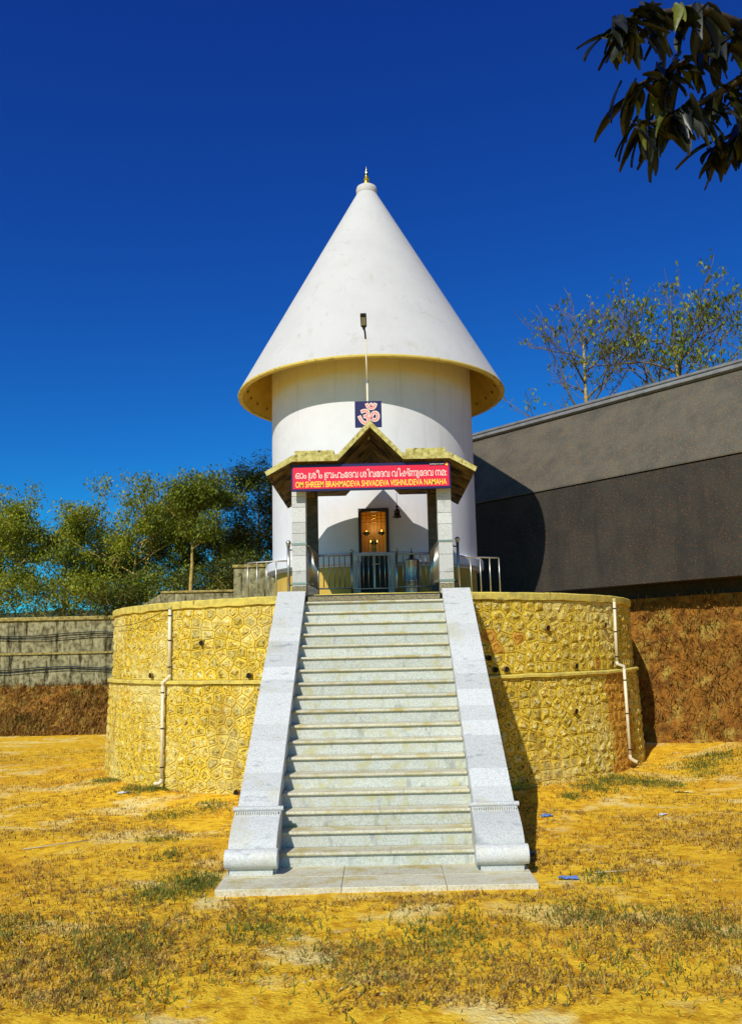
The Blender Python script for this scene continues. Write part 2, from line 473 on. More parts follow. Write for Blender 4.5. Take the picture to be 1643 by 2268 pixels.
rs = MB()       # wooded rise far behind the old walls
for i in range(41):
    for j in range(7):
        x, y = -80 + 2.1 * i, 37.5 + 5 * j
        rs.v.append((x, y, PZ - 0.05 + 0.36 * j * (1 + 0.5 * fbm(x * 0.1, y * 0.1))))
rs.f = [(i * 7 + j, (i + 1) * 7 + j, (i + 1) * 7 + j + 1, i * 7 + j + 1) for i in range(40) for j in range(6)]
tag(rs.build('hill_rise', 'leaf_dark', smooth=True), 'low green rise behind the trees', 'hill', kind='structure')

bk = MB()       # cut earth bank on the right: uneven near-vertical face
path = []
for (x0, y0), (x1, y1) in zip(edge[5:-1], edge[6:]):
    m = max(2, int(math.hypot(x1 - x0, y1 - y0) / 0.18))
    for i in range(m):
        path.append((x0 + (x1 - x0) * i / m, y0 + (y1 - y0) * i / m))
path.append(edge[-1])
rows = 22
for i, (x, y) in enumerate(path):
    dx, dy = (path[min(i + 1, len(path) - 1)][0] - path[max(i - 1, 0)][0], path[min(i + 1, len(path) - 1)][1] - path[max(i - 1, 0)][1])
    l = math.hypot(dx, dy)
    nx_, ny_ = dy / l, -dx / l
    for r in range(rows + 1):
        t = r / rows
        z = -0.1 + (PZ + 0.1) * t
        o = 0.55 * (1 - t) ** 1.6 + (0.16 * fbm(x * 1.3, y * 1.3, z * 1.3) + 0.05 * fbm(x * 5, y * 5, z * 5)) * (1 - t ** 6)
        bk.v.append((x - o * 0.761, y - o * 0.649, z))
m = rows + 1
bk.f = [(i * m + r, (i + 1) * m + r, (i + 1) * m + r + 1, i * m + r + 1) for i in range(len(path) - 1) for r in range(rows)]
bank = bk.build('earth_bank', 'earth', smooth=True)
tag(bank, 'steep cut bank of reddish earth behind the terrace', 'bank', kind='structure')

lb = MB()       # sloping foot of the old wall on the left
xs2 = [-60 + i * 0.5 for i in range(112)]
for x in xs2:
    for r in range(9):
        t = r / 8
        lb.v.append((x, 28.3 + 2.75 * t + 0.25 * fbm(x * 0.5, t * 2), -0.05 + 1.5 * t ** 1.3 + 0.10 * fbm(x * 0.9, t * 3 + 5)))
lb.f = [(i * 9 + r, (i + 1) * 9 + r, (i + 1) * 9 + r + 1, i * 9 + r + 1) for i in range(len(xs2) - 1) for r in range(8)]
tag(lb.build('grassy_slope', 'earth', smooth=True), 'dry slope at the foot of the old mossy wall', 'slope', kind='structure')

# ------------------------------------------------------------------ terrace (round stone retaining wall)
terr = thing('stone_terrace', (TX, TY, 0), 'round golden stone retaining wall carrying the white tower', 'retaining wall')
MB().lathe([(0.01, TZ - 0.03), (5.62, TZ - 0.03)], TX, TY, 128).build('terrace_floor', 'hall_coping', terr)
MB().lathe([(TER, COP_Z + 0.01), (TER, LEDGE_Z - 0.02)], TX, TY, 160).build('upper_tier', 'mortar', terr, smooth=True)
MB().lathe([(TER + 0.06, LEDGE_Z), (TER + 0.12, -0.3)], TX, TY, 160).build('lower_tier', 'mortar', terr, smooth=True)
cp = MB()
prof = [(5.60, TZ - 0.04), (5.60, TZ - 0.01), (TER + 0.035, TZ), (TER + 0.055, TZ - 0.02), (TER + 0.05, COP_Z + 0.01), (TER + 0.02, COP_Z), (5.7, COP_Z)]
cp.lathe(prof, TX, TY, 400)
cp.v = [(x + (0.010 * fbm(x * 4, y * 4, z * 3)) * (x - TX) / 5.8, y + (0.010 * fbm(x * 4, y * 4, z * 3)) * (y - TY) / 5.8, z + 0.008 * fbm(x * 2.5, y * 2.5, 3) + (0.02 * fbm(x * 3, y * 3, 8) if z < COP_Z + 0.05 else 0)) for x, y, z in cp.v]
cp.build('coping', 'coping', terr, angle=40)
ld = MB().lathe([(5.7, LEDGE_Z + 0.045), (TER + 0.085, LEDGE_Z + 0.04), (TER + 0.125, LEDGE_Z + 0.02), (TER + 0.125, LEDGE_Z - 0.02), (TER + 0.05, LEDGE_Z - 0.03)], TX, TY, 300)
ld.v = [(x, y, z + 0.012 * fbm(x * 2, y * 2)) for x, y, z in ld.v]
ld.build('ledge', 'coping', terr, angle=40)

# stones: irregular cells wrapped round the wall, joints recessed
def clip(poly, px, pz, nx, nz):
    out = []
    for i in range(len(poly)):
        a, b = poly[i], poly[(i + 1) % len(poly)]
        da = (a[0] - px) * nx + (a[1] - pz) * nz
        db = (b[0] - px) * nx + (b[1] - pz) * nz
        if da <= 0:
            out.append(a)
        if (da < 0 < db) or (db < 0 < da):
            t = da / (da - db)
            out.append((a[0] + (b[0] - a[0]) * t, a[1] + (b[1] - a[1]) * t))
    return out

rng = random.Random(7)
cells = []
SMAX = 5.8 * 1.62
def tier(z0, z1, rad_fn, rh, sw):
    nrow = round((z1 - z0) / rh)
    rh = (z1 - z0) / nrow
    sites = []
    for r in range(nrow):
        s = -SMAX + rng.random() * sw
        while s < SMAX:
            w = sw * rng.uniform(0.62, 1.5)
            sites.append((s + w / 2, z0 + (r + 0.5) * rh + rng.uniform(-0.30, 0.30) * rh * (0.5 if r in (0, nrow - 1) else 1)))
            s += w
    for s, z in sites:
        th = s / 5.85
        x = TX + 5.85 * math.sin(th)
        if abs(x) < 1.45:
            continue
        poly = [(s - 0.5, z0), (s + 0.5, z0), (s + 0.5, z1), (s - 0.5, z1)]
        for s2, z2 in sites:
            if (s2, z2) == (s, z) or abs(s2 - s) > 0.75 or abs(z2 - z) > 0.6:
                continue
            dx, dz = s2 - s, z2 - z
            l = math.hypot(dx, dz)
            g_ = 0.0042 / l
            poly = clip(poly, s + dx * (0.5 - g_), z + dz * (0.5 - g_), dx / l, dz / l)
            if len(poly) < 3:
                break
        if len(poly) < 3:
            continue
        cells.append((poly, rad_fn, (s, z)))

tier(LEDGE_Z + 0.05, COP_Z - 0.005, lambda z: TER, 0.19, 0.235)
tier(-0.05, LEDGE_Z - 0.03, lambda z: TER + 0.06 + 0.06 * (LEDGE_Z - z) / 1.92, 0.18, 0.22)

def stone_mesh(poly, rad):
    n = len(poly)
    cs, cz = sum(p[0] for p in poly) / n, sum(p[1] for p in poly) / n
    vs, fs = [], []
    def P(s, z, o):
        r = rad(z) + o
        th = s / 5.85
        vs.append((TX + r * math.sin(th), TY - r * math.cos(th), z))
    lift = rng.uniform(0.008, 0.026)
    for s, z in poly:
        P(s, z, -0.006)
    for s, z in poly:
        P(s + (cs - s) * 0.035, z + (cz - z) * 0.03, 0.007)
    for s, z in poly:
        k = rng.uniform(0.20, 0.34)
        P(s + (cs - s) * k, z + (cz - z) * k, 0.009 + rng.uniform(-0.004, 0.005))
    for s, z in poly:
        k = rng.uniform(0.42, 0.66)
        P(s + (cs - s) * k, z + (cz - z) * k, lift + rng.uniform(-0.014, 0.020))
    P(cs + rng.uniform(-.02, .02), cz + rng.uniform(-.02, .02), lift + rng.uniform(-0.006, 0.022))
    for r in (0, n, 2 * n):
        for i in range(n):
            j = (i + 1) % n
            fs.append((r + i, r + j, r + n + j, r + n + i))
    for i in range(n):
        fs.append((3 * n + i, 3 * n + (i + 1) % n, 4 * n))
    return vs, fs, [1] * (2 * n) + [0] * (2 * n)

def area_px(c):          # how large a stone shows from where the photograph was taken
    s, z = c[2]
    th = s / 5.85
    p = Vector((TX + 5.85 * math.sin(th), TY - 5.85 * math.cos(th), z))
    v = Vector((CAM.x, CAM.y, CAM.z)) - p
    a = 0
    q = c[0]
    for i in range(len(q)):
        a += q[i][0] * q[(i + 1) % len(q)][1] - q[(i + 1) % len(q)][0] * q[i][1]
    nrm = Vector((math.sin(th), -math.cos(th), 0))
    return abs(a) * max(0.0, nrm.dot(v.normalized())) / v.length_squared

cells.sort(key=area_px, reverse=True)
rest, rest_rust, mi_rest, mi_rust = MB(), MB(), [], []
for i, (poly, rad, (s, z)) in enumerate(cells):
    vs, fs, mi = stone_mesh(poly, rad)
    x = TX + 5.85 * math.sin(s / 5.85)
    rust = (4.35 + 0.25 * fbm(z * 1.5, 3) < x < 4.95 + 0.2 * fbm(z * 2, 7) and z < 1.9) or (1.75 < x < 3.0 and 2.3 < z < 3.1 and rng.random() < 0.12)
    rust = rust or (rng.random() < 0.008 and x > 1)
    if i < 300:
        o = MB().add(vs, fs).build('stone', 'stone_rust' if rust else 'stone', terr)
        o.data.materials.append(MATS['pointing_rust' if rust else 'pointing'])
        o.data.polygons.foreach_set('material_index', mi)
    else:
        (rest_rust if rust else rest).add(vs, fs)
        (mi_rust if rust else mi_rest).extend(mi)
for q, mi, a, b, nm in ((rest, mi_rest, 'stone', 'pointing', 'remaining_stones'), (rest_rust, mi_rust, 'stone_rust', 'pointing_rust', 'remaining_rusty_stones')):
    o = tag(q.build(nm, a, terr), kind='stuff')
    o.data.materials.append(MATS[b])
    o.data.polygons.foreach_set('material_index', mi)

for x, z in ((-3.08, 2.62), (-2.17, 2.04), (-4.2, 2.05), (-2.33, 0.12), (3.08, 2.75), (4.40, 2.81), (2.25, 2.05), (3.64, 2.06), (4.53, 2.07), (3.50, 1.27), (2.05, 2.05), (1.94, 2.25)):
    th = math.asin((x - TX) / 5.86)
    o = Vector((math.sin(th), -math.cos(th), -0.05))
    c = Vector((TX, TY, z)) + Vector((o.x, o.y, 0)) * (5.80 if z > LEDGE_Z else 5.86 + 0.06 * (LEDGE_Z - z) / 1.92)
    w = MB().tube([c, c + o * 0.075], 0.050, 12, caps=False)
    wp = w.build('weep_pipe', 'mortar', terr, smooth=True)
    MB().tube([c + o * 0.062, c + o * 0.066], 0.048, 12).build('bore_shade', 'hole_shade', wp)  # black disc in the pipe mouth stands in for the shade inside

# ------------------------------------------------------------------ staircase
st = thing('staircase', (0, D1, 0), 'broad flight of eighteen pale granite steps between sloping slabbed balustrades', 'staircase')
hw = W / 2
for k in range(1, 19):
    y = D1 + (k - 1) * T
    b = MB().box(-hw - 0.03, hw + 0.03, y + 0.036, y + T + 0.12, (k - 1) * H - (0.0 if k > 1 else 0.05), k * H - 0.038)
    s_ = b.build('step', 'riser_stone', st)
    j = rng.uniform(-0.5, 0.5)
    for x0, x1 in ((-hw - 0.02, j - 0.0015), (j + 0.0015, hw + 0.02)):
        tr = MB()
        yb = y + T + 0.027
        prof = [(yb, k * H - 0.038), (y + 0.012, k * H - 0.038), (y + 0.002, k * H - 0.030), (y, k * H - 0.02), (y + 0.003, k * H - 0.008), (y + 0.014, k * H), (yb, k * H)]
        tr.prism_x(prof, x0, x1)
        tr.build('tread', 'tread_stone', s_)
def slope_z(y):
    return 0.60 + (y - 10.5) * (3.355 - 0.60) / 4.0
for sx in (-1, 1):
    xa, xb = (sx * 1.135, sx * 1.615)
    x0, x1 = min(xa, xb), max(xa, xb)
    core = MB().prism_x([(10.45, -0.1), (14.95, -0.1), (14.95, TZ - 0.045), (14.62, TZ - 0.045), (14.5, slope_z(14.5) - 0.03), (10.45, slope_z(10.45) - 0.03)], x0 + 0.012, x1 - 0.012)
    bal = core.build('balustrade', 'granite', st)
    fixn(bal)
    bed = MB().prism_x([(10.50, slope_z(10.50) - 0.026), (10.50, slope_z(10.50) - 0.034), (14.59, slope_z(14.59) - 0.034), (14.59, slope_z(14.59) - 0.026)], x0 + 0.008, x1 - 0.008)
    fixn(bed.build('mortar_bed', 'joint', bal))
    ya = 10.52
    while ya < 14.55:
        yb = min(ya + rng.choice((0.25, 0.25, 0.26, 0.30, 0.24)), 14.60)
        if 14.60 - yb < 0.12:
            yb = 14.60
        sl = MB()
        e = 0.0065
        zt, zb = (lambda y: slope_z(y)), (lambda y: slope_z(y) - 0.028)
        sl.add([(x0, ya + e, zb(ya)), (x1, ya + e, zb(ya)), (x1, yb - e, zb(yb)), (x0, yb - e, zb(yb)),
                (x0 + .006, ya + e, zt(ya)), (x1 - .006, ya + e, zt(ya)), (x1 - .006, yb - e, zt(yb)), (x0 + .006, yb - e, zt(yb))],
               [(0, 3, 2, 1), (4, 5, 6, 7), (0, 1, 5, 4), (1, 2, 6, 5), (2, 3, 7, 6), (3, 0, 4, 7)])
        sl.build('slab', 'granite', bal)
        ya = yb
    # top cap block of the balustrade
    MB().bbox(x0 - 0.01, x1 + 0.01, 14.605, 14.96, TZ - 0.04, TZ + 0.005, 0.006).build('slab', 'granite', bal)
    # newel: bulging block with a scroll roll at the foot and a moulded band on top
    nx0, nx1 = min(sx * 1.10, sx * 1.63), max(sx * 1.10, sx * 1.63)
    prof = [(10.60, 0.0), (10.03, 0.0), (10.03, 0.30), (10.06, 0.345), (10.12, 0.405), (10.20, 0.465), (10.30, 0.52), (10.42, 0.575), (10.54, 0.615), (10.60, 0.62)]
    nw = fixn(MB().prism_x(prof, nx0, nx1).build('newel', 'granite', st, angle=35))
    a0 = [(9.975 + 0.105 * math.cos(t), 0.19 + 0.105 * math.sin(t)) for t in [2 * math.pi * i / 20 for i in range(20)]]
    fixn(MB().prism_x(a0, nx0 - 0.022, nx1 + 0.022).build('scroll_roll', 'granite', nw, angle=40))
    a1 = [(10.52 + 0.035 * math.cos(t), 0.622 + 0.030 * math.sin(t)) for t in [2 * math.pi * i / 14 for i in range(14)]]
    fixn(MB().prism_x(a1, nx0 - 0.025, nx1 + 0.025).build('moulding', 'granite', nw, angle=40))
    bd = MB()
    x = nx0 + 0.01
    while x < nx1 - 0.02:
        bd.bbox(x, x + 0.020, 10.405, 10.465, 0.545, 0.612, 0.005)
        x += 0.0265
    tag(bd.build('carved_band', 'granite', nw), kind='stuff')
    fixn(MB().prism_x([(10.10, 0), (10.03, 0), (9.95, 0.02), (9.95, 0.09), (10.10, 0.09)], nx0 + 0.03, nx1 - 0.03).build('foot', 'granite', nw))
for x0, x1 in ((-1.66, -0.36), (-0.356, 0.72), (0.724, 1.66)):
    for y0, y1 in ((9.40, 9.86), (9.864, 10.33)):
        MB().bbox(x0, x1, y0, y1, -0.06, 0.022, 0.006).build('landing_slab', 'tread_stone', st)

# ------------------------------------------------------------------ white tower
tw = thing('temple_tower', (0, TY, TZ), 'round white temple tower under a tall white cone roof', 'tower')
DOOR_A = 0.125
DZ0, DZ1 = 4.46, 5.375
wv = MB()
angs = sorted(set([round(-DOOR_A + 2 * DOOR_A * i / 6, 5) for i in range(7)] + [round(DOOR_A + (2 * math.pi - 2 * DOOR_A) * i / 110, 5) for i in range(1, 110)]))
zs = [4.18, DZ0, DZ1, 6.2, 7.1, 8.0, 9.0, 9.95]
for z in zs:
    for a in angs:
        wv.v.append((TR * math.sin(a), TY - TR * math.cos(a), z))
na = len(angs)
for r in range(len(zs) - 1):
    for i in range(na):
        j = (i + 1) % na
        if r == 1 and -DOOR_A - 1e-4 <= angs[i] < DOOR_A - 1e-3:
            continue
        wv.f.append((r * na + i, r * na + j, r * na + na + j, r * na + na + i))
wv.build('wall', 'white_plaster', tw, smooth=True)
MB().lathe([(2.385, TZ - 0.06), (2.385, 4.22)], 0, TY, 96).build('plinth', 'ochre', tw, smooth=True)
MB().lathe([(2.36, 4.225), (2.535, 4.225), (2.555, 4.245), (2.555, 4.41), (2.53, 4.44), (2.40, 4.475)], 0, TY, 96).build('base_ring', 'white_plaster', tw, angle=35)
# scalloped relief at the plinth foot
for i in range(40):
    a = -1.6 + 3.2 * i / 39
    c = (2.39 * math.sin(a), TY - 2.39 * math.cos(a))
    pet = MB()
    for (u, zz) in ((-0.085, 0.02), (0.085, 0.02), (0.085, 0.10), (0.0, 0.16), (-0.085, 0.10)):
        pet.v.append((2.398 * math.sin(a + u / 2.39), TY - 2.398 * math.cos(a + u / 2.39), TZ - 0.03 + zz))
    for (u, zz) in ((-0.075, 0.02), (0.075, 0.02), (0.075, 0.09), (0.0, 0.145), (-0.075, 0.09)):
        pet.v.append((2.412 * math.sin(a + u / 2.39), TY - 2.412 * math.cos(a + u / 2.39), TZ - 0.03 + zz))
    pet.f = [(i2, (i2 + 1) % 5, 5 + (i2 + 1) % 5, 5 + i2) for i2 in range(5)] + [(5, 6, 7, 8, 9)]
    pet.build('relief_tile', 'ochre', tw)
roof = MB().lathe([(0.235, APEX_Z), (1.2, APEX_Z - (APEX_Z - RIM_Z - 0.05) * (1.2 - 0.235) / (RIM_R - 0.235)), (2.2, APEX_Z - (APEX_Z - RIM_Z - 0.05) * (2.2 - 0.235) / (RIM_R - 0.235)), (RIM_R, RIM_Z + 0.05)], 0, TY, 160).build('cone_roof', 'cone_plaster', tw, smooth=True)
rim = MB().lathe([(RIM_R, RIM_Z + 0.052), (RIM_R + 0.012, RIM_Z + 0.03), (RIM_R + 0.005, RIM_Z), (RIM_R - 0.10, RIM_Z - 0.005), (RIM_R - 0.105, RIM_Z + 0.03)], 0, TY, 160)
rim.build('rim', 'rim_edge', roof, angle=35)
MB().lathe([(RIM_R - 0.10, RIM_Z + 0.025), (2.30, RIM_Z + 0.025 + (RIM_R - 0.10 - 2.30) * 1.82)], 0, TY, 160).build('soffit', 'soffit', roof, smooth=True)
for i in range(36):
    a = 2 * math.pi * (i + 0.5) / 36
    rr = RIM_R - 0.21
    zz = RIM_Z + 0.025 + 0.11 * 1.82 - 0.012
    e = Vector((-math.sin(a), math.cos(a), 0))
    inn = Vector((-math.cos(a) * 0.482, -math.sin(a) * 0.482, 0.876))
    nn = Vector((-math.cos(a) * 0.876, -math.sin(a) * 0.876, -0.482))
    c = Vector((rr * math.cos(a), TY + rr * math.sin(a), zz)) + nn * 0.012
    MB().tube([c + e * 0.032 + inn * 0.035, c + e * 0.03 - inn * 0.02, c - inn * 0.035, c - e * 0.03 - inn * 0.02, c - e * 0.032 + inn * 0.035], 0.007, 4).build('hook', 'dark_metal', roof)
MB().lathe([(0.20, 13.84), (0.245, 13.86), (0.265, 13.92), (0.268, 14.02), (0.25, 14.085), (0.20, 14.12), (0.01, 14.125)], 0, TY, 40).build('roof_cap', 'cone_plaster', tw, angle=50)
fin = MB().lathe([(0.01, 14.12), (0.10, 14.12), (0.105, 14.15), (0.06, 14.165), (0.055, 14.18), (0.092, 14.21), (0.092, 14.24), (0.05, 14.26), (0.045, 14.275), (0.075, 14.30), (0.078, 14.335), (0.045, 14.365), (0.04, 14.38), (0.055, 14.40), (0.05, 14.425), (0.032, 14.44), (0.030, 14.50), (0.018, 14.57), (0.004, 14.66)], 0, TY, 20)
fin.build('finial', 'brass', tw, angle=50)

# shrine door: recess, frame, grille and hanging lamps
yd = TY - TR * math.cos(DOOR_A)
dx = TR * math.sin(DOOR_A)
dr = MB()
dr.add([(-dx, yd, DZ0), (dx, yd, DZ0), (dx, yd, DZ1), (-dx, yd, DZ1), (-dx - .12, yd + 0.75, DZ0), (dx + .12, yd + 0.75, DZ0), (dx + .12, yd + 0.75, DZ1 + .1), (-dx - .12, yd + 0.75, DZ1 + .1)],
       [(0, 1, 5, 4), (1, 2, 6, 5), (2, 3, 7, 6), (3, 0, 4, 7), (4, 5, 6, 7)])
door = dr.build('doorway', 'shrine_gold', tw)
fr = MB()
yf0, yf1 = yd - 0.055, yd + 0.05
fr.box(-dx - 0.02, -dx + 0.045, yf0, yf1, DZ0 - 0.02, DZ1 - 0.05).box(dx - 0.045, dx + 0.02, yf0, yf1, DZ0 - 0.02, DZ1 - 0.05).box(-dx - 0.021, dx + 0.021, yf0 - 0.002, yf1, DZ1 - 0.05, DZ1 + 0.02).box(-dx - 0.021, dx + 0.021, yf0 - 0.002, yf1, DZ0 - 0.05, DZ0 - 0.02)
fr.build('frame', 'door_frame', door)
for i in range(7):
    x = -0.235 + 0.47 * i / 6
    MB().tube([(x, yd + 0.02, DZ0 - 0.02), (x, yd + 0.02, DZ1 - 0.05)], 0.0055, 6).build('grille_bar', 'brass', door)
for z in (5.25, 5.18, 5.11):
    MB().tube([(-dx + 0.03, yd + 0.012, z), (dx - 0.03, yd + 0.012, z)], 0.0055, 6).build('grille_bar', 'brass', door)
for x in (-0.155, 0.165):
    lm = MB().lathe([(0.005, 4.97), (0.012, 4.93), (0.03, 4.905), (0.085, 4.90), (0.09, 4.885), (0.05, 4.86), (0.028, 4.84), (0.004, 4.825)], x, yd + 0.12, 14)
    lm.tube([(x, yd + 0.12, 4.97), (x, yd + 0.12, 5.37)], 0.004, 5)
    lm.build('hanging_lamp', 'bronze_dark', door, smooth=True)
sl_ = MB().lathe([(0.075, 4.46), (0.075, 4.475), (0.03, 4.50), (0.022, 4.60), (0.03, 4.64), (0.075, 4.675), (0.08, 4.69), (0.03, 4.71), (0.018, 4.75), (0.004, 4.82)], 0.0, yd + 0.15, 14)
sl_.build('standing_lamp', 'bronze_dark', door, smooth=True)
fm = bpy.data.materials.new('flame')
fm.use_nodes = True
pb = fm.node_tree.nodes['Principled BSDF']
pb.inputs['Emission Color'].default_value = (1.0, 0.55, 0.12, 1)
pb.inputs['Emission Strength'].default_value = 6
MATS['flame'] = fm
for x, y, z in ((-0.155, yd + 0.12 - 0.085, 4.905), (0.165, yd + 0.12 - 0.085, 4.905), (0.07, yd + 0.15, 4.695), (-0.07, yd + 0.15, 4.695)):
    MB().lathe([(0.001, z), (0.010, z + 0.012), (0.008, z + 0.024), (0.001, z + 0.045)], x, y, 8).build('flame', 'flame', door, smooth=True)
ld_ = bpy.data.lights.new('shrine_lamp_light', 'POINT')
ld_.energy = 2.4
ld_.color = (1.0, 0.62, 0.20)
ld_.shadow_soft_size = 0.05
lo_ = bpy.data.objects.new('shrine_lamp_light', ld_)
lo_.location = (0, yd + 0.42, 5.1)
col.objects.link(lo_)
# door steps: dark treads between pale cheek stones
for k in range(4):
    MB().box(-0.27, 0.27, 17.38 + 0.2 * k, 18.28, 3.30 + 0.27 * k, 3.30 + 0.27 * (k + 1)).build('door_step', 'black_granite', tw)
for sx in (-1, 1):
    MB().bbox(min(sx * .275, sx * .40), max(sx * .275, sx * .40), 17.30, 18.25, 3.30, 4.20, 0.01).build('cheek_stone', 'granite', tw)

# ------------------------------------------------------------------ pavilion in front of the tower
pv = thing('pavilion', (0, 16.0, TZ), 'open granite pavilion with folded mossy concrete roof at the stair head', 'pavilion')
fl = MB().bbox(-1.10, 1.10, 14.53, 17.3, 3.245, 3.325, 0.006)
fl.build('floor', 'speckled_granite', pv)
MB().box(-1.112, 1.112, 14.70, 17.28, 3.327, 3.36).build('floor_border', 'black_granite', pv)
RY0, RY1 = 14.35, 17.72
for (px0, px1, py0, py1, front) in ((-1.365, -1.13, 14.62, 14.855, 1), (1.115, 1.35, 14.62, 14.855, 1), (-1.315, -1.08, 16.75, 16.98, 0), (1.075, 1.31, 16.75, 16.98, 0)):
    pc = MB().box(px0 + 0.012, px1 - 0.012, py0 + 0.012, py1 - 0.012, 3.34, 5.60).build('pillar', 'mortar', pv)
    MB().bbox(px0 - 0.004, px1 + 0.004, py0 - 0.004, py1 + 0.004, 3.345, 3.505, 0.004).build('pillar_base', 'speckled_granite', pc)
    z = 3.508
    while z < 5.58:
        h = rng.choice((0.19, 0.22, 0.26, 0.30))
        z2 = min(5.585, z + h)
        if 5.585 - z2 < 0.08:
            z2 = 5.585
        MB().bbox(px0, px1, py0, py1, z, z2 - 0.004, 0.004).build('cladding_stone', 'granite' if front else 'shaded_cladding', pc)
        z = z2
    if front:
        for zb in (4.225, 3.555):
            MB().box(px0 - 0.010, px1 + 0.010, py0 - 0.010, py1 + 0.010, zb - 0.018, zb + 0.018).build('steel_band', 'steel', pc)
top = [(-1.79, 5.43), (-1.32, 5.705), (-0.555, 5.705), (-0.005, 6.285), (0.545, 5.705), (1.32, 5.705), (1.785, 5.43)]
bot = [(-1.757, 5.355), (-1.325, 5.595), (-0.56, 5.595), (-0.005, 6.165), (0.55, 5.595), (1.325, 5.595), (1.752, 5.355)]
# slab panels: each fold of the roof is its own piece
for i in range(6):
    (ax, az), (bx_, bz) = top[i], top[i + 1]
    (cx_, cz_), (dx_, dz_) = bot[i], bot[i + 1]
    q = MB()
    ny = 18
    g2 = 0.001
    for r in range(ny + 1):
        y = RY0 + (RY1 - RY0) * r / ny
        j = 0.006 * fbm(y * 3, i * 5.0)
        q.v += [(ax + g2, y, az + j), (bx_ - g2, y, bz + j), (dx_ - g2, y, dz_ + j), (cx_ + g2, y, cz_ + j)]
    top_f, und_f = [], []
    for r in range(ny):
        a = r * 4
        q.f += [(a, a + 1, a + 5, a + 4), (a + 1, a + 2, a + 6, a + 5), (a + 3, a, a + 4, a + 7)]
    q.f += [(3, 2, 1, 0), (ny * 4, ny * 4 + 1, ny * 4 + 2, ny * 4 + 3)]
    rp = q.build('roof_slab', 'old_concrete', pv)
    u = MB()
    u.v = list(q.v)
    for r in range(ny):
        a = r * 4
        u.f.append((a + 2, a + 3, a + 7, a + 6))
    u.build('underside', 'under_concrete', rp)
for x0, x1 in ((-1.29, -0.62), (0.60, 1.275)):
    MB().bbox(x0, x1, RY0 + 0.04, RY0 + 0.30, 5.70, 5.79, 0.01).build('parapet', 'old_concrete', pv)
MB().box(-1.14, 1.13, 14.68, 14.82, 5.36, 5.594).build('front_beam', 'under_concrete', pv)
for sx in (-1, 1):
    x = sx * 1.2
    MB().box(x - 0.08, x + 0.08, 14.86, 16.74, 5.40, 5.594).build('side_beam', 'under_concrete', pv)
    for yh in (14.6, 16.0, 17.3):
        MB().tube([(sx * 1.70, yh, 5.40), (sx * 1.70, yh, 5.33), (sx * 1.68, yh, 5.31), (sx * 1.66, yh, 5.33)], 0.008, 5).build('hook', 'dark_metal', pv)

# ------------------------------------------------------------------ lettering
def glyph(s):
    cu = bpy.data.curves.new('t', 'FONT')
    cu.body = s
    cu.size = 1.0
    cu.resolution_u = 3
    return cu

def text_geo(s, offset=0.0):
    cu = glyph(s)
    cu.offset = offset
    ob = bpy.data.objects.new('t', cu)
    me = ob.to_mesh()
    v = [tuple(x.co) for x in me.vertices]
    f = [tuple(p.vertices) for p in me.polygons]
    ob.to_mesh_clear()
    bpy.data.objects.remove(ob)
    bpy.data.curves.remove(cu)
    return v, f

def bounds(v):
    return min(p[0] for p in v), max(p[0] for p in v), min(p[1] for p in v), max(p[1] for p in v)

def lay(v, f, x0, x1, z0, z1, y, name, m, parent, depth=0.003):
    """fit flat lettering into the rectangle x0..x1, z0..z1 on the plane y (facing the stairs), slightly raised"""
    a, b, c, d = bounds(v)
    q = MB()
    q.v = [(x0 + (p[0] - a) / (b - a) * (x1 - x0), y, z0 + (p[1] - c) / (d - c) * (z1 - z0)) for p in v]
    q.f = f
    o = q.build(name, m, parent)
    return o

def ribbon(pts, w):
    v, f = [], []
    for i, p in enumerate(pts):
        a = Vector(pts[max(0, i - 1)])
        b = Vector(pts[min(len(pts) - 1, i + 1)])
        t = (b - a).normalized()
        nrm = Vector((-t.y, t.x))
        v += [(p[0] + nrm.x * w, p[1] + nrm.y * w, 0), (p[0] - nrm.x * w, p[1] - nrm.y * w, 0)]
    f = [(2 * i, 2 * i + 1, 2 * i + 3, 2 * i + 2) for i in range(len(pts) - 1)]
    return v, f

def malayalam(offset):
    V, Fc = [], []
    pen = 0.0
    def put(v, f, dx, sx=1.0, sy=1.0, dy=0.0):
        o = len(V)
        V.extend([(p[0] * sx + dx, p[1] * sy + dy, 0) for p in v])
        Fc.extend([tuple(i + o for i in q) for q in f])
    for tok in ['\u0d13', '\u0d02', ' ', 'RA', '\u0d36', '\u0d40', '\u0d02', ' ', 'RA', '\u0d2c', '\u0d39', 'SUBMA', '\u0d47', '\u0d26', '\u0d35', ' ', '\u0d36', '\u0d3f', '\u0d35', '\u0d47', '\u0d26', '\u0d35', ' ',
                '\u0d35', '\u0d3f', '\u0d37', '\u0d4d', '\u0d23', '\u0d41', '\u0d47', '\u0d26', '\u0d35', ' ', '\u0d28', '\u0d2e', ':']:
        if tok == ' ':
            pen += 0.26
            continue
        if tok == 'RA':
            v, f = ribbon([(0.26, -0.17), (0.10, -0.17), (0.05, -0.10), (0.04, 0.1), (0.04, 0.35), (0.08, 0.52), (0.16, 0.56)], 0.035 + offset)
            put(v, f, pen)
            pen += 0.14
            continue
        if tok == 'SUBMA':
            v, f = text_geo('\u0d2e', offset)
            a, b, c, d = bounds(v)
            put(v, f, pen - 0.10 - a * 0.7, 0.7, 0.7, -0.02)
            pen += (b - a) * 0.7 - 0.06
            continue
        v, f = text_geo(tok, offset)
        if not v:
            continue
        a, b, c, d = bounds(v)
        if tok == '\u0d4d':
            put(v, f, pen - a - 0.12)
            pen += 0.02
            continue
        if tok == '\u0d41':
            put(v, f, pen - a - 0.10)
            pen += max(0.0, (b - a) - 0.06)
            continue
        put(v, f, pen - a)
        pen += (b - a) + 0.045
    return V, Fc

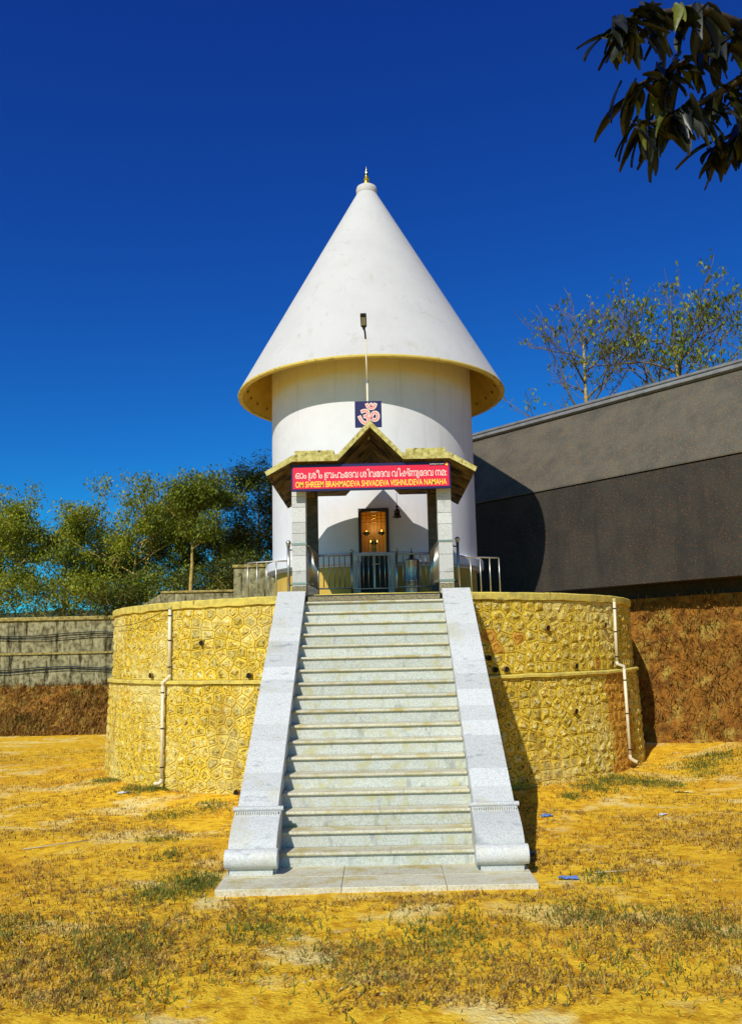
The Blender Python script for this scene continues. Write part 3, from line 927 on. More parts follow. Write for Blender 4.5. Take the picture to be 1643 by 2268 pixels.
sg = thing('name_sign', (0, 14.45, 5.1), 'long red signboard with navy border and two lines of lettering on the pavilion', 'sign')
MB().bbox(-1.355, 1.345, 14.44, 14.475, 5.095, 5.555, 0.004).build('board', 'navy', sg)
MB().box(-1.325, 1.315, 14.434, 14.439, 5.135, 5.505).build('red_panel', 'sign_red', sg)
v, f = malayalam(0.004)
lay(v, f, -1.28, 1.275, 5.275, 5.46, 14.4325, 'malayalam_lettering', 'sign_white', sg)
v, f = text_geo('OM SHREEM BRAHMADEVA SHIVADEVA VISHNUDEVA NAMAHA', 0.004)
lay(v, f, -1.28, 1.27, 5.160, 5.262, 14.4325, 'english_lettering', 'sign_yellow', sg)
MB().box(0.985, 1.245, 14.430, 14.4335, 5.492, 5.538).build('address_strip', 'sign_black', sg)
v, f = text_geo('kalkipuri.com', 0.02)
lay(v, f, 0.995, 1.235, 5.500, 5.532, 14.4285, 'address_lettering', 'sign_white', sg)
MB().box(1.250, 1.312, 14.430, 14.4335, 5.482, 5.540).build('emblem_panel', 'sign_red', sg)
em = MB()
em.v = [(1.255 + x * 0.052, 14.4285, 5.485 + z * 0.052) for x, z in ((0.42, 0.95), (0.58, 0.95), (0.62, 0.52), (0.98, 0.45), (0.90, 0.32), (0.68, 0.28), (0.75, 0.05), (0.25, 0.05), (0.32, 0.28), (0.10, 0.32), (0.02, 0.45), (0.38, 0.52))]
em.f = [tuple(range(12))]
em.build('lamp_emblem', 'sign_yellow', sg)
for x in (-1.2, -0.9, 0.9, 1.2):
    MB().tube([(x, 14.48, 5.52), (x, 14.48, 5.60)], 0.008, 6).build('hanger', 'dark_metal', sg)

om = thing('om_sign', (-0.03, 14.75, 6.2), 'square navy board with a pink om symbol above the pavilion gable', 'sign')
MB().bbox(-0.262, 0.205, 14.74, 14.762, 6.262, 6.735, 0.003).build('board', 'navy', om)
v, f = text_geo('\u0950', 0.035)
lay(v, f, -0.218, 0.172, 6.305, 6.705, 14.7365, 'om_outline', 'om_cream', om)
v, f = text_geo('\u0950', 0.0)
lay(v, f, -0.200, 0.154, 6.322, 6.688, 14.7345, 'om_symbol', 'om_pink', om)
MB().tube([(-0.03, 14.775, 6.2), (-0.03, 14.775, 6.7)], 0.012, 6).build('bracket', 'steel', om)

# lamp post rising from the pavilion roof
lp = thing('lamp_post', (-0.03, 14.95, 6.0), 'thin metal lamp post with dark floodlight head rising above the pavilion roof', 'lamp')
MB().tube([(-0.035, 14.95, 6.10), (-0.037, 14.95, 7.15)], 0.019, 8).build('pole', 'pvc', lp, smooth=True)
MB().tube([(-0.037, 14.95, 7.15), (-0.050, 14.95, 7.95)], 0.013, 8).build('upper_pole', 'pvc', lp, smooth=True)
MB().lathe([(0.025, 7.13), (0.025, 7.18)], -0.037, 14.95, 10).build('joint', 'steel', lp)
MB().tube([(-0.050, 14.95, 7.95), (-0.054, 14.94, 8.05), (-0.068, 14.86, 8.12)], 0.016, 8).build('arm', 'dark_metal', lp, smooth=True)
hd = MB()
hd.v = [(-0.115, 14.84, 8.135), (-0.035, 14.84, 8.135), (-0.03, 14.84, 8.19), (-0.12, 14.84, 8.19)]
c0, c1 = Vector((-0.072, 14.87, 8.10)), Vector((-0.078, 14.62, 8.30))
hd = MB()
ex = Vector((1, 0, 0))
ax_ = (c1 - c0).normalized()
up_ = ex.cross(ax_).normalized()
prof = [(0.0, 0.020, 0.015), (0.05, 0.028, 0.02), (0.07, 0.052, 0.022), (0.30, 0.055, 0.022), (0.32, 0.05, 0.015)]
for t, w_, h_ in prof:
    c = c0 + ax_ * t
    hd.v += [tuple(c + ex * w_ + up_ * h_), tuple(c - ex * w_ + up_ * h_), tuple(c - ex * w_ - up_ * h_), tuple(c + ex * w_ - up_ * h_)]
for i in range(4):
    for k in range(4):
        hd.f.append((i * 4 + k, i * 4 + (k + 1) % 4, i * 4 + 4 + (k + 1) % 4, i * 4 + 4 + k))
hd.f += [(3, 2, 1, 0), (16, 17, 18, 19)]
head = fixn(hd.build('lamp_head', 'dark_metal', lp))
lg = MB()
for t, w_ in ((0.10, 0.040), (0.26, 0.040)):
    for s in (1, -1):
        for sg_ in (1,):
            c = c0 + ax_ * t
            lg.v.append(tuple(c + ex * w_ * s + up_ * (0.0235 if up_.z < 0 else -0.0235)))
lg.f = [(0, 1, 3, 2)]
lg.build('lens', 'lamp_glass', head)

# ------------------------------------------------------------------ railings, gate, drum, bell
gt = thing('gate_railing', (0, 16.4, TZ), 'steel bar gate and side rails closing the pavilion before the shrine door', 'gate')
GY = 16.42
MB().tube([(-1.05, GY, 4.215), (-0.43, GY, 4.215)], 0.017, 8).build('top_rail', 'steel', gt, smooth=True)
MB().tube([(0.44, GY, 4.215), (1.06, GY, 4.215)], 0.017, 8).build('top_rail', 'steel', gt, smooth=True)
MB().tube([(-1.05, GY, 3.59), (-0.43, GY, 3.59)], 0.015, 8).build('bottom_rail', 'steel', gt, smooth=True)
MB().tube([(0.44, GY, 3.59), (1.06, GY, 3.59)], 0.015, 8).build('bottom_rail', 'steel', gt, smooth=True)
for x in (-0.95, -0.85, -0.75, -0.65, -0.55, 0.55, 0.66, 0.77, 0.88, 0.98):
    MB().tube([(x, GY, 3.59), (x, GY, 4.215)], 0.0095, 8).build('bar', 'steel', gt, smooth=True)
for x in (-0.42, 0.43):
    p_ = MB().tube([(x, GY, 3.34), (x, GY, 4.255)], 0.024, 10).build('post', 'steel', gt, smooth=True)
    MB().sphere((x, GY, 4.29), 0.038, 14, 10).build('ball', 'steel', p_, smooth=True)
for x in (-1.055, 1.065):
    MB().tube([(x, GY, 3.34), (x, GY, 4.22)], 0.018, 8).build('post', 'steel', gt, smooth=True)
for x0, x1 in ((-0.39, -0.005), (0.015, 0.40)):
    lf = MB().tube([(x0, GY, 3.57), (x1, GY, 3.57), (x1, GY, 4.205), (x0, GY, 4.205), (x0, GY, 3.57)], 0.013, 8, caps=False).build('gate_leaf', 'steel', gt, smooth=True)
    for i in range(1, 4):
        x = x0 + (x1 - x0) * i / 4
        MB().tube([(x, GY, 3.57), (x, GY, 4.205)], 0.009, 8).build('bar', 'steel', lf, smooth=True)
MB().tube([(-0.03, GY - 0.03, 4.03), (0.12, GY - 0.03, 4.03)], 0.011, 8).build('latch', 'steel', gt, smooth=True)
for sx in (-1, 1):
    xa, xb = sx * 1.115, sx * 1.06
    MB().tube([(xa, 14.80, 4.225), (xb, GY, 4.215)], 0.018, 8).build('side_rail', 'steel', gt, smooth=True)
    MB().tube([(xa, 14.80, 3.57), (xb, GY, 3.59)], 0.018, 8).build('side_rail', 'steel', gt, smooth=True)
    for i in range(1, 15):
        t = i / 15
        x, y = xa + (xb - xa) * t, 14.8 + (GY - 14.8) * t
        MB().tube([(x, y, 3.57), (x, y, 4.22)], 0.009, 8).build('bar', 'steel', gt, smooth=True)

def outer_rail(sx, where):
    o = thing('side_railing', (sx * 1.465, 15.0, TZ), where, 'railing')
    p_ = MB().tube([(sx * 1.465, 15.0, TZ - 0.02), (sx * 1.465, 15.0, 4.25)], 0.026, 12).build('post', 'steel', o, smooth=True)
    MB().sphere((sx * 1.465, 15.0, 4.295), 0.045, 14, 10).build('ball', 'steel', p_, smooth=True)
    MB().lathe([(0.034, 4.235), (0.036, 4.25), (0.02, 4.262)], sx * 1.465, 15.0, 12).build('collar', 'steel', p_)
    pts = []
    for i in range(5):
        x = sx * (1.53 + 0.175 * i)
        y = TY - math.sqrt(5.66 ** 2 - (x - TX) ** 2)
        pts.append((x, y))
    MB().tube([(sx * 1.48, 15.06, 4.0)] + [(x, y, 4.0) for x, y in pts], 0.014, 8).build('top_rail', 'steel_pipe', o, smooth=True)
    for x, y in pts[1:]:
        MB().tube([(x, y, TZ - 0.02), (x, y, 4.0)], 0.012, 8).build('bar', 'steel_pipe', o, smooth=True)
    for z in (4.17, 3.56):
        MB().tube([(sx * 1.37, 14.86, z), (sx * 1.40, 14.98, z), (sx * 1.46, 15.0, z)], 0.012, 6).build('bracket', 'dark_metal', o)
outer_rail(-1, 'short steel railing with ball post beside the left pavilion pillar')
outer_rail(1, 'short steel railing with ball post on the side nearer the grey hall')

dm = thing('donation_drum', (0.735, 16.95, 3.36), 'shiny steel drum with pointed lid behind the gate bars', 'drum')
MB().lathe([(0.01, 3.36), (0.150, 3.36), (0.152, 3.38), (0.148, 3.40), (0.148, 3.72), (0.153, 3.73), (0.153, 3.75), (0.148, 3.76), (0.148, 4.10), (0.154, 4.115), (0.152, 4.14)], 0.735, 16.95, 32).build('body', 'steel', dm, angle=40)
MB().lathe([(0.154, 4.138), (0.14, 4.155), (0.06, 4.18), (0.035, 4.20), (0.045, 4.23), (0.03, 4.25), (0.04, 4.275), (0.022, 4.30), (0.012, 4.32), (0.002, 4.39)], 0.735, 16.95, 24).build('lid', 'bronze_dark', dm, angle=40)

bl = thing('bell', (0.49, 17.62, 5.1), 'dark bronze bell hanging beside the shrine door', 'bell')
MB().lathe([(0.094, 5.105), (0.096, 5.118), (0.078, 5.135), (0.066, 5.17), (0.062, 5.215), (0.066, 5.22), (0.066, 5.235), (0.055, 5.245), (0.046, 5.27), (0.018, 5.285), (0.018, 5.30), (0.03, 5.315), (0.028, 5.335), (0.01, 5.35)], 0.49, 17.62, 24).build('bell_body', 'bronze_dark', bl, angle=50)
MB().tube([(0.49, 17.62, 5.345), (0.49, 17.62, 5.61)], 0.006, 6).build('rod', 'dark_metal', bl)
MB().sphere((0.49, 17.62, 5.10), 0.022, 10, 6).build('clapper', 'bronze_dark', bl, smooth=True)

# ------------------------------------------------------------------ drainpipes
def drain(name_label, pts):
    def on(x, z, r):
        th = math.asin((x - TX) / r)
        return (TX + r * math.sin(th), TY - r * math.cos(th), z)
    o = thing('drainpipe', on(pts[3][0], 0.2, 5.95), name_label, 'pipe', None)
    top_, b1, b2, low, end = pts
    MB().tube([on(top_[0], top_[1], 5.87), on(b1[0], b1[1], 5.87)], 0.030, 12).build('upper_pipe', 'pvc', o, smooth=True)
    mid = [on(b1[0], b1[1] + 0.02, 5.87), on(b1[0], b1[1] - 0.02, 5.875), on(b2[0], b2[1] + 0.02, 5.955), on(b2[0], b2[1] - 0.04, 5.965)]
    MB().tube(mid, 0.034, 12).build('offset_bend', 'pvc', o, smooth=True)
    MB().tube([on(b2[0], b2[1] - 0.02, 5.965), on(low[0], low[1] + 0.05, 6.0)], 0.030, 12).build('lower_pipe', 'pvc', o, smooth=True)
    a = Vector(on(low[0], low[1] + 0.06, 6.0))
    e = Vector(on(end[0], end[1], 6.10))
    MB().tube([a, a - Vector((0, 0, 0.06)), a.lerp(e, 0.4) - Vector((0, 0, 0.05)), e], 0.034, 12, caps=False).build('outlet_elbow', 'pvc', o, smooth=True)
    MB().lathe([(0.036, top_[1] - 0.03), (0.040, top_[1] + 0.01), (0.030, top_[1] + 0.03), (0.01, top_[1] + 0.035)], on(top_[0], 0, 5.87)[0], on(top_[0], 0, 5.87)[1], 12).build('inlet', 'old_concrete', o)
    for z in (3.13, 2.68, 2.2):
        c = on(top_[0] + (b1[0] - top_[0]) * (top_[1] - z) / (top_[1] - b1[1]), z, 5.87)
        MB().lathe([(0.033, z - 0.012), (0.034, z + 0.012)], c[0], c[1], 12).build('clamp', 'bronze_dark', o)
    for z in (1.75, 1.12, 0.45):
        k = (b2[1] - z) / (b2[1] - low[1])
        c = on(b2[0] + (low[0] - b2[0]) * k, z, 5.965 + 0.035 * k)
        MB().lathe([(0.033, z - 0.012), (0.034, z + 0.012)], c[0], c[1], 12).build('clamp', 'bronze_dark', o)
drain('cream plastic drainpipe ending in grass on the left part of the stone wall', [(-3.76, 3.28), (-3.75, 2.04), (-3.86, 1.91), (-3.84, 0.20), (-3.97, 0.17)])
drain('cream plastic drainpipe beside the rust stained stones, nearer the grey hall', [(4.70, 3.30), (4.66, 2.08), (4.80, 2.0), (4.78, 0.30), (4.90, 0.22)])
wi = MB()
pts = []
for i in range(14):
    t = i / 13
    x = -5.35 + (5.35 - 3.76) * t
    th = math.asin((x - TX) / 5.90)
    pts.append((TX + 5.90 * math.sin(th), TY - 5.90 * math.cos(th), 3.02 + 0.24 * t - 0.10 * math.sin(math.pi * t)))
tag(wi.tube(pts, 0.006, 5).build('wire', 'cable'), 'thin sagging wire running to the top of the left drainpipe', 'wire')

# ------------------------------------------------------------------ grey hall on the right
hl = thing('concrete_hall', (6.8, 20.5, PZ), 'large dark grey concrete hall with sloping upper face behind the tower', 'building')
A0, DR, NR = Vector((2.894, 24.3)), Vector((0.649, -0.761)), Vector((0.761, 0.649))
def hp(k, off, z):
    p = A0 + DR * k + NR * off
    return (p.x, p.y, z)
K0, K1 = -4.2, 13.0
def hall_piece(name, prof, m, parent=hl, ang=None):
    q = MB()
    nk = 60
    for i in range(nk + 1):
        k = K0 + (K1 - K0) * i / nk
        q.v += [hp(k, o, z) for o, z in prof]
    m_ = len(prof)
    for i in range(nk):
        for r in range(m_):
            r2 = (r + 1) % m_
            q.f.append((i * m_ + r, (i + 1) * m_ + r, (i + 1) * m_ + r2, i * m_ + r2))
    q.f += [tuple(range(m_)), tuple(range(nk * m_ + m_ - 1, nk * m_ - 1, -1))]
    return fixn(q.build(name, m, parent, angle=ang))
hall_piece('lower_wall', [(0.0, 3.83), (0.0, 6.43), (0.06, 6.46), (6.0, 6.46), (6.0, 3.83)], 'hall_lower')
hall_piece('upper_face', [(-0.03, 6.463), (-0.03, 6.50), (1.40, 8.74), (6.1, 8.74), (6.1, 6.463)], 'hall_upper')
hall_piece('coping', [(1.36, 8.743), (1.30, 8.78), (1.30, 8.83), (1.33, 8.87), (1.40, 8.89), (1.36, 8.92), (1.36, 8.96), (1.42, 9.0), (6.2, 9.0), (6.2, 8.743)], 'hall_coping', ang=50)
hall_piece('plinth', [(0.75, 3.35), (0.75, 3.828), (5.8, 3.828), (5.8, 3.35)], 'hall_lower')

# ------------------------------------------------------------------ old mossy walls on the left
w1 = thing('mossy_wall', (-12, 31, 1.3), 'long old concrete wall with black mould and cables, left of the terrace', 'wall')
q = MB().box(-40, -7.0, 31.05, 31.3, 1.0, 3.72).build('wall', 'moss_wall', w1)
MB().bbox(-40, -6.95, 30.98, 31.36, 3.722, 3.87, 0.03).build('wall_coping', 'moss_top', w1)
MB().box(-40, -7.0, 31.0, 31.049, 2.55, 2.62).build('string_course', 'moss_top', w1)
for z, r in ((3.25, 0.020), (3.12, 0.016), (2.06, 0.022), (1.97, 0.016)):
    MB().tube([(-40 + i, 30.98, z + 0.06 * math.sin(i * 1.3 + z * 4)) for i in range(34)], r, 6).build('cable', 'cable', w1, smooth=True)
w2 = thing('low_mossy_wall', (-5.8, 28, PZ), 'low mould blackened wall with sloping end behind the terrace rim', 'wall')
q = MB()
poly = [(-7.75, PZ - 0.1), (-7.7, 3.95), (-6.95, 4.38), (-4.3, 4.35), (-4.3, PZ - 0.1)]
q.v = [(x, 28.0, z) for x, z in poly] + [(x, 28.22, z) for x, z in poly]
q.f = [(0, 1, 2, 3, 4), (9, 8, 7, 6, 5)] + [(i, 5 + i, 5 + (i + 1) % 5, (i + 1) % 5) for i in range(5)]
fixn(q.build('wall', 'moss_wall', w2))
MB().bbox(-6.95, -4.3, 27.96, 28.26, 4.385, 4.47, 0.02).build('wall_coping', 'moss_top', w2)
w3 = thing('mossy_tank', (-3.4, 26.5, PZ), 'mould streaked concrete tank block just left of the tower foot', 'tank')
MB().bbox(-4.27, -2.0, 26.0, 27.6, PZ - 0.1, 4.96, 0.02).build('block', 'moss_wall', w3)
MB().bbox(-4.31, -1.96, 25.95, 27.65, 4.962, 5.06, 0.02).build('rim', 'moss_top', w3)
MB().box(-4.285, -1.98, 25.985, 27.62, 3.93, 3.97).build('band', 'moss_top', w3)

# ------------------------------------------------------------------ trees
def leaf_quads(q, p, n, rg, size, droop, spread):
    for _ in range(n):
        c = p + Vector((rg.gauss(0, spread), rg.gauss(0, spread), rg.gauss(0, spread * 0.8)))
        a = rg.uniform(0, 2 * math.pi)
        d = Vector((math.cos(a), math.sin(a), -droop + rg.uniform(-0.5, 0.5))).normalized()
        s = d.cross(Vector((rg.uniform(-.5, .5), rg.uniform(-.5, .5), 1))).normalized()
        l = size * rg.uniform(0.6, 1.3)
        w = l * 0.22
        b = c + d * l * 0.45 + s * w
        e = c + d * l * 0.45 - s * w
        q.add([c, b, c + d * l - Vector((0, 0, l * 0.15)), e], [(0, 1, 2, 3)])

def tree(name, label, base, height, spread, seed, leafm, barkm, leaves_per_tip=9, leaf=0.14, droop=0.6, levels=4, trunk_r=0.07, fork=0.3, n_main=6, lean=(0, 0),
         leaf_spread=0.14, cat='tree', group=None, upness=0.55, kids=(3, 5), twig_leaf=True, prob=1.0, rmin=0.0, twig=None):
    rg = random.Random(seed)
    t = thing(name, base, label, cat, group)
    wood, lv = MB(), MB()
    base = Vector(base)
    def br(p, d, l, r, lev):
        pts, rad = [p], [r]
        n = 4 if lev < 2 else 3
        for i in range(n):
            d = (d + Vector((rg.gauss(0, 0.16), rg.gauss(0, 0.16), rg.gauss(0, 0.10) + 0.05 * upness))).normalized()
            p = p + d * l / n
            pts.append(p)
            rad.append(max(rmin, r * (1 - 0.55 * (i + 1) / n)))
        wood.tube(pts, rad, 6 if lev < 2 else (4 if lev < 3 else 3), caps=False)
        if lev >= levels:
            if leaves_per_tip and rg.random() < prob:
                leaf_quads(lv, pts[-1], leaves_per_tip, rg, leaf, droop, leaf_spread)
                if twig_leaf:
                    leaf_quads(lv, pts[1], leaves_per_tip // 2, rg, leaf, droop, leaf_spread)
            return
        for i in range(rg.randint(*kids)):
            k = rg.uniform(0.35, 1.0)
            idx = min(n - 1, int(k * n))
            q = pts[idx].lerp(pts[idx + 1], k * n - idx)
            a = rg.uniform(0, 2 * math.pi)
            side = Vector((math.cos(a), math.sin(a), 0))
            nd = (d * (0.55 + 0.2 * upness) + side * rg.uniform(0.5, 1.0) + Vector((0, 0, upness * rg.uniform(-0.2, 0.6)))).normalized()
            br(q, nd, l * rg.uniform(0.5, 0.78), r * 0.5, lev + 1)
        br(pts[-1], d, l * 0.7, r * 0.5, lev + 1)
    top_ = base + Vector((lean[0], lean[1], height))
    tp, tr = [], []
    nt = 8
    for i in range(nt + 1):
        k = i / nt
        tp.append(base.lerp(top_, k * 0.86) + Vector((rg.gauss(0, 0.03 * height / 5), rg.gauss(0, 0.03 * height / 5), 0)) * min(1, i))
        tr.append(trunk_r * (1 - 0.75 * k))
    wood2 = MB().tube(tp, tr, 8, caps=False)
    for i in range(n_main):
        k = fork + (1 - fork) * (i + rg.random() * 0.8) / n_main
        f_ = k * nt
        idx = min(nt - 1, int(f_))
        q = tp[idx].lerp(tp[idx + 1], f_ - idx)
        a = i * 2.4 + rg.uniform(-0.4, 0.4)
        w = math.sin(math.pi * min(1.0, 0.25 + 0.75 * (k - fork) / (1.001 - fork) * 0.9)) * 0.7 + 0.35
        nd = Vector((math.cos(a), math.sin(a), 0.35 + upness * 0.6)).normalized()
        br(q, nd, spread * w * 0.55, trunk_r * 0.5 * (1.1 - k * 0.6), 1)
    br(tp[-1], Vector((0, 0, 1)), spread * 0.35, tr[-1], 2)
    wood2.build('trunk', barkm, t, smooth=True)
    wood.build('limbs', twig or barkm, t, smooth=True)
    if lv.v:
        lv.build('crown', leafm, t)
    return t

G = 'trees and bushes behind the old walls'
K = dict(group=G, kids=(2, 3), leaf_spread=0.19, twig_leaf=True)
tree('leafy_tree', 'broad lime green tree, widest crown left of the terrace', (-9.5, 34.0, PZ), 4.9, 3.0, 11, 'leaf_lime', 'bark_pale', 60, 0.135, 0.8, 3, 0.09, 0.2, 12, **K)
tree('slender_tree', 'slender tree with pale bare trunk under a drooping crown, above the low mossy wall', (-6.75, 31.6, PZ), 5.0, 2.2, 23, 'leaf_mid', 'bark_pale', 60, 0.135, 0.9, 3, 0.095, 0.62, 9, **K)
tree('dark_tree', 'tall dark green tree rising just left of the tower wall', (-4.55, 33.5, PZ), 6.2, 2.2, 35, 'leaf_dark', 'bark_dark', 66, 0.125, 0.1, 3, 0.09, 0.2, 16, **K)
tree('dark_tree', 'lower dark green tree half hidden behind the tower wall', (-3.5, 35.0, PZ), 5.4, 2.4, 36, 'leaf_dark', 'bark_dark', 66, 0.13, 0.3, 3, 0.09, 0.15, 15, **K)
tree('leafy_tree', 'mid green tree with twiggy top left of the broad lime tree', (-12.4, 34.5, PZ), 4.1, 2.5, 47, 'leaf_mid', 'bark_pale', 60, 0.14, 0.7, 3, 0.08, 0.2, 11, **K)
tree('leafy_tree', 'green tree at the left picture edge, taller of two there', (-15.2, 34.5, PZ), 4.9, 2.8, 59, 'leaf_lime', 'bark_pale', 60, 0.14, 0.7, 3, 0.08, 0.2, 11, **K)
tree('leafy_tree', 'dark tree behind the others at the far left edge', (-17.4, 38.0, PZ), 4.6, 2.8, 60, 'leaf_mid', 'bark_grey', 60, 0.15, 0.6, 3, 0.08, 0.15, 10, **K)
tree('leafy_tree', 'mid green tree between the broad lime tree and the slender trunk', (-8.1, 36.5, PZ), 4.2, 2.5, 71, 'leaf_mid', 'bark_pale', 60, 0.14, 0.7, 3, 0.08, 0.2, 10, **K)
tree('leafy_tree', 'dark green tree in the gap right of the slender trunk', (-5.9, 37.0, PZ), 3.6, 2.4, 72, 'leaf_dark', 'bark_dark', 60, 0.14, 0.6, 3, 0.08, 0.1, 11, **K)
tree('leafy_tree', 'dark green tree filling behind the left lime tree', (-11.0, 38.0, PZ), 3.6, 2.5, 73, 'leaf_dark', 'bark_dark', 60, 0.15, 0.6, 3, 0.08, 0.1, 11, **K)
bush_spots = [(-10.6, 32.4, 1.7, 'leaf_lime', 'lime bush above the long mossy wall, left of the pale stem'), (-8.6, 32.2, 1.5, 'leaf_mid', 'green bush directly in front of the broad lime tree'),
              (-12.3, 32.3, 1.6, 'leaf_mid', 'green bush above the mossy wall near the left edge'), (-14.2, 32.2, 1.8, 'leaf_lime', 'lime bush furthest left above the mossy wall'),
              (-5.7, 33.2, 1.5, 'leaf_dark', 'dark bush behind the low mossy wall, right of the pale trunk'), (-4.6, 30.5, 2.0, 'leaf_dark', 'dark bush behind the concrete tank block'),
              (-7.6, 33.2, 1.5, 'leaf_dark', 'dark bush behind the sloping end of the low wall'), (-5.15, 32.6, 2.7, 'leaf_lime', 'yellow green bush at the foot of the tall dark tree'),
              (-16.2, 32.6, 1.7, 'leaf_mid', 'dull green bush cut by the left picture edge'), (-9.6, 32.0, 0.9, 'leaf_dark', 'small dark bush close above the mossy wall coping')]
for i, (x, y, h, lm_, lb_) in enumerate(bush_spots):
    tree('bush', lb_, (x, y, PZ - 0.1), h, 1.9, 100 + i, lm_, 'bark_pale', 30, 0.13, 0.6, 2, 0.04, 0.03, 15, cat='bush', group=G, kids=(3, 4), leaf_spread=0.2, twig_leaf=True)
# nearly bare trees behind the hall
G2 = 'half bare trees behind the grey hall'
tree('bare_tree', 'half bare tree with yellow leaves above the grey hall, nearer the tower', (7.8, 31.0, PZ), 11.6, 3.2, 210, 'leaf_sparse', 'bark_pale', 4, 0.20, 1.2, 4, 0.16, 0.55, 11, group=G2, upness=0.7, kids=(2, 3), leaf_spread=0.12, twig_leaf=False, prob=0.28, rmin=0.009, twig='bark_grey')
tree('bare_tree', 'half bare tree with green leaf clusters above the hall, farther right', (11.1, 30.5, PZ), 11.2, 3.9, 222, 'leaf_sparse', 'bark_pale', 14, 0.19, 1.2, 4, 0.18, 0.55, 12, group=G2, upness=0.7, kids=(2, 3), leaf_spread=0.2, twig_leaf=False, prob=0.40, rmin=0.009, twig='bark_grey')
tree('leafy_tree', 'small dark tree top peeping between tower and hall roofline', (3.95, 32.5, PZ), 6.4, 1.5, 233, 'leaf_dark', 'bark_dark', 9, 0.2, 0.3, 4, 0.07, 0.5, 9)

# mango tree overhanging from the right: limb enters the picture at the top right
mg = thing('mango_tree', (5.6, 2.2, 0), 'dark mango tree with long hanging leaves reaching in at the top right', 'tree')
MB().tube([(5.6, 2.2, -0.1), (5.55, 2.3, 1.2), (5.4, 2.5, 2.6), (5.2, 2.8, 4.2), (5.0, 3.0, 5.8), (4.9, 3.1, 7.2)], [0.24, 0.2, 0.18, 0.16, 0.12, 0.06], 10).build('trunk', 'bark_dark', mg, smooth=True)
limbs = [[(5.1, 2.9, 5.2), (4.0, 3.6, 5.9), (3.0, 4.2, 5.95), (2.2, 4.5, 5.75), (1.85, 4.6, 5.6), (1.6, 4.65, 5.5)],
         [(2.6, 4.4, 5.85), (2.2, 4.6, 5.5), (1.9, 4.6, 5.32), (1.62, 4.6, 5.22)],
         [(2.2, 4.5, 5.75), (1.9, 4.4, 5.8), (1.55, 4.35, 5.72), (1.42, 4.35, 5.64)],
         [(3.0, 4.2, 5.95), (2.6, 4.7, 5.6), (2.35, 4.8, 5.35), (2.1, 4.8, 5.22)]]
limbs = [limbs[0][:2] + [(x + 0.07, y, z + 0.13) for x, y, z in limbs[0][2:]]] + [[(x + 0.07, y, z + 0.13) for x, y, z in l] for l in limbs[1:]]
for l in limbs:
    MB().tube(l, [0.028 * (1 - 0.8 * i / (len(l) - 1)) + 0.004 for i in range(len(l))], 7).build('limb', 'bark_dark', mg, smooth=True)
rg = random.Random(5)
lfm = []
for vvar in range(8):
    q = MB()
    L_ = (0.17, 0.21, 0.24, 0.28, 0.19, 0.23, 0.26, 0.15)[vvar]
    tw_ = (0.3, -0.5, 0.9, -0.2, -1.0, 0.6, 0.1, 0.0)[vvar]
    curl = (0.4, 1.2, 0.2, 0.8, 1.6, 0.0, 1.0, 0.6)[vvar]
    secs = 6
    for i in range(secs + 1):
        t = i / secs
        w = 0.031 * math.sin(math.pi * (0.06 + 0.90 * t ** 0.85)) ** 0.8
        cz = -0.06 * t * t * curl
        sx_ = 0.02 * math.sin(3 * t + vvar)
        ct, st_ = math.cos(tw_ * t), math.sin(tw_ * t)
        q.v += [(sx_ - w * ct, L_ * t, cz + 0.009 - w * st_), (sx_, L_ * t, cz - 0.004), (sx_ + w * ct, L_ * t, cz + 0.009 + w * st_)]
    for i in range(secs):
        for c in range(2):
            a = i * 3 + c
            q.f.append((a, a + 1, a + 4, a + 3))
    o = q.build('leaf_shape', 'leaf_mango_lit' if vvar in (4, 7) else 'leaf_mango_shaded')
    o.data.name = 'leaf'
    o.data.polygons.foreach_set('use_smooth', [True] * len(o.data.polygons))
    lfm.append(o.data)
    bpy.data.objects.remove(o)
tips = []
for l in limbs:
    a, b, c = Vector(l[-1]), Vector(l[-2]), Vector(l[-3])
    tips += [a, a.lerp(b, 0.5), b, b.lerp(c, 0.5), c]
root_loc = mg.location
nleaf = 0
for p in tips:
    for i in range(14):
        o = bpy.data.objects.new('leaf', lfm[rg.choice((0, 1, 2, 3, 5, 6, 0, 1, 2, 3, 5, 6, 4, 7))])
        col.objects.link(o)
        o.parent = mg
        a = rg.uniform(0, 2 * math.pi)
        dv = Vector((math.cos(a) * 0.75, math.sin(a) * 0.75, -rg.uniform(0.25, 1.5))).normalized()
        o.rotation_euler = dv.to_track_quat('Y', 'Z').to_euler()
        o.location = p + Vector((rg.gauss(0, 0.035), rg.gauss(0, 0.035), rg.gauss(0, 0.03))) - root_loc
        s = rg.uniform(0.75, 1.2)
        o.scale = (s, s, s)
        nleaf += 1
# the rest of the crown, above and to the right of the picture
cr = MB()
lq = MB()
for i in range(70):
    c = Vector((rg.gauss(4.6, 0.9), rg.gauss(2.6, 0.9), rg.gauss(6.9, 0.6)))
    if c.x < 3.3:
        continue
    lq.tube([Vector((5.0, 3.0, 5.8)), Vector((5.0, 3.0, 5.8)).lerp(c, 0.5) + Vector((0, 0, 0.2)), c], [0.03, 0.02, 0.006], 4, caps=False)
    leaf_quads(cr, c, 26, rg, 0.22, 0.9, 0.2)
cr.build('crown', 'leaf_mango_shaded', mg)
lq.build('branches', 'bark_dark', mg, smooth=True)

# ------------------------------------------------------------------ grass, stones and litter on the ground
def blocked(x, y):
    if abs(x) < 1.72 and y > 9.25:
        return True
    return math.hypot(x - TX, y - TY) < 5.97

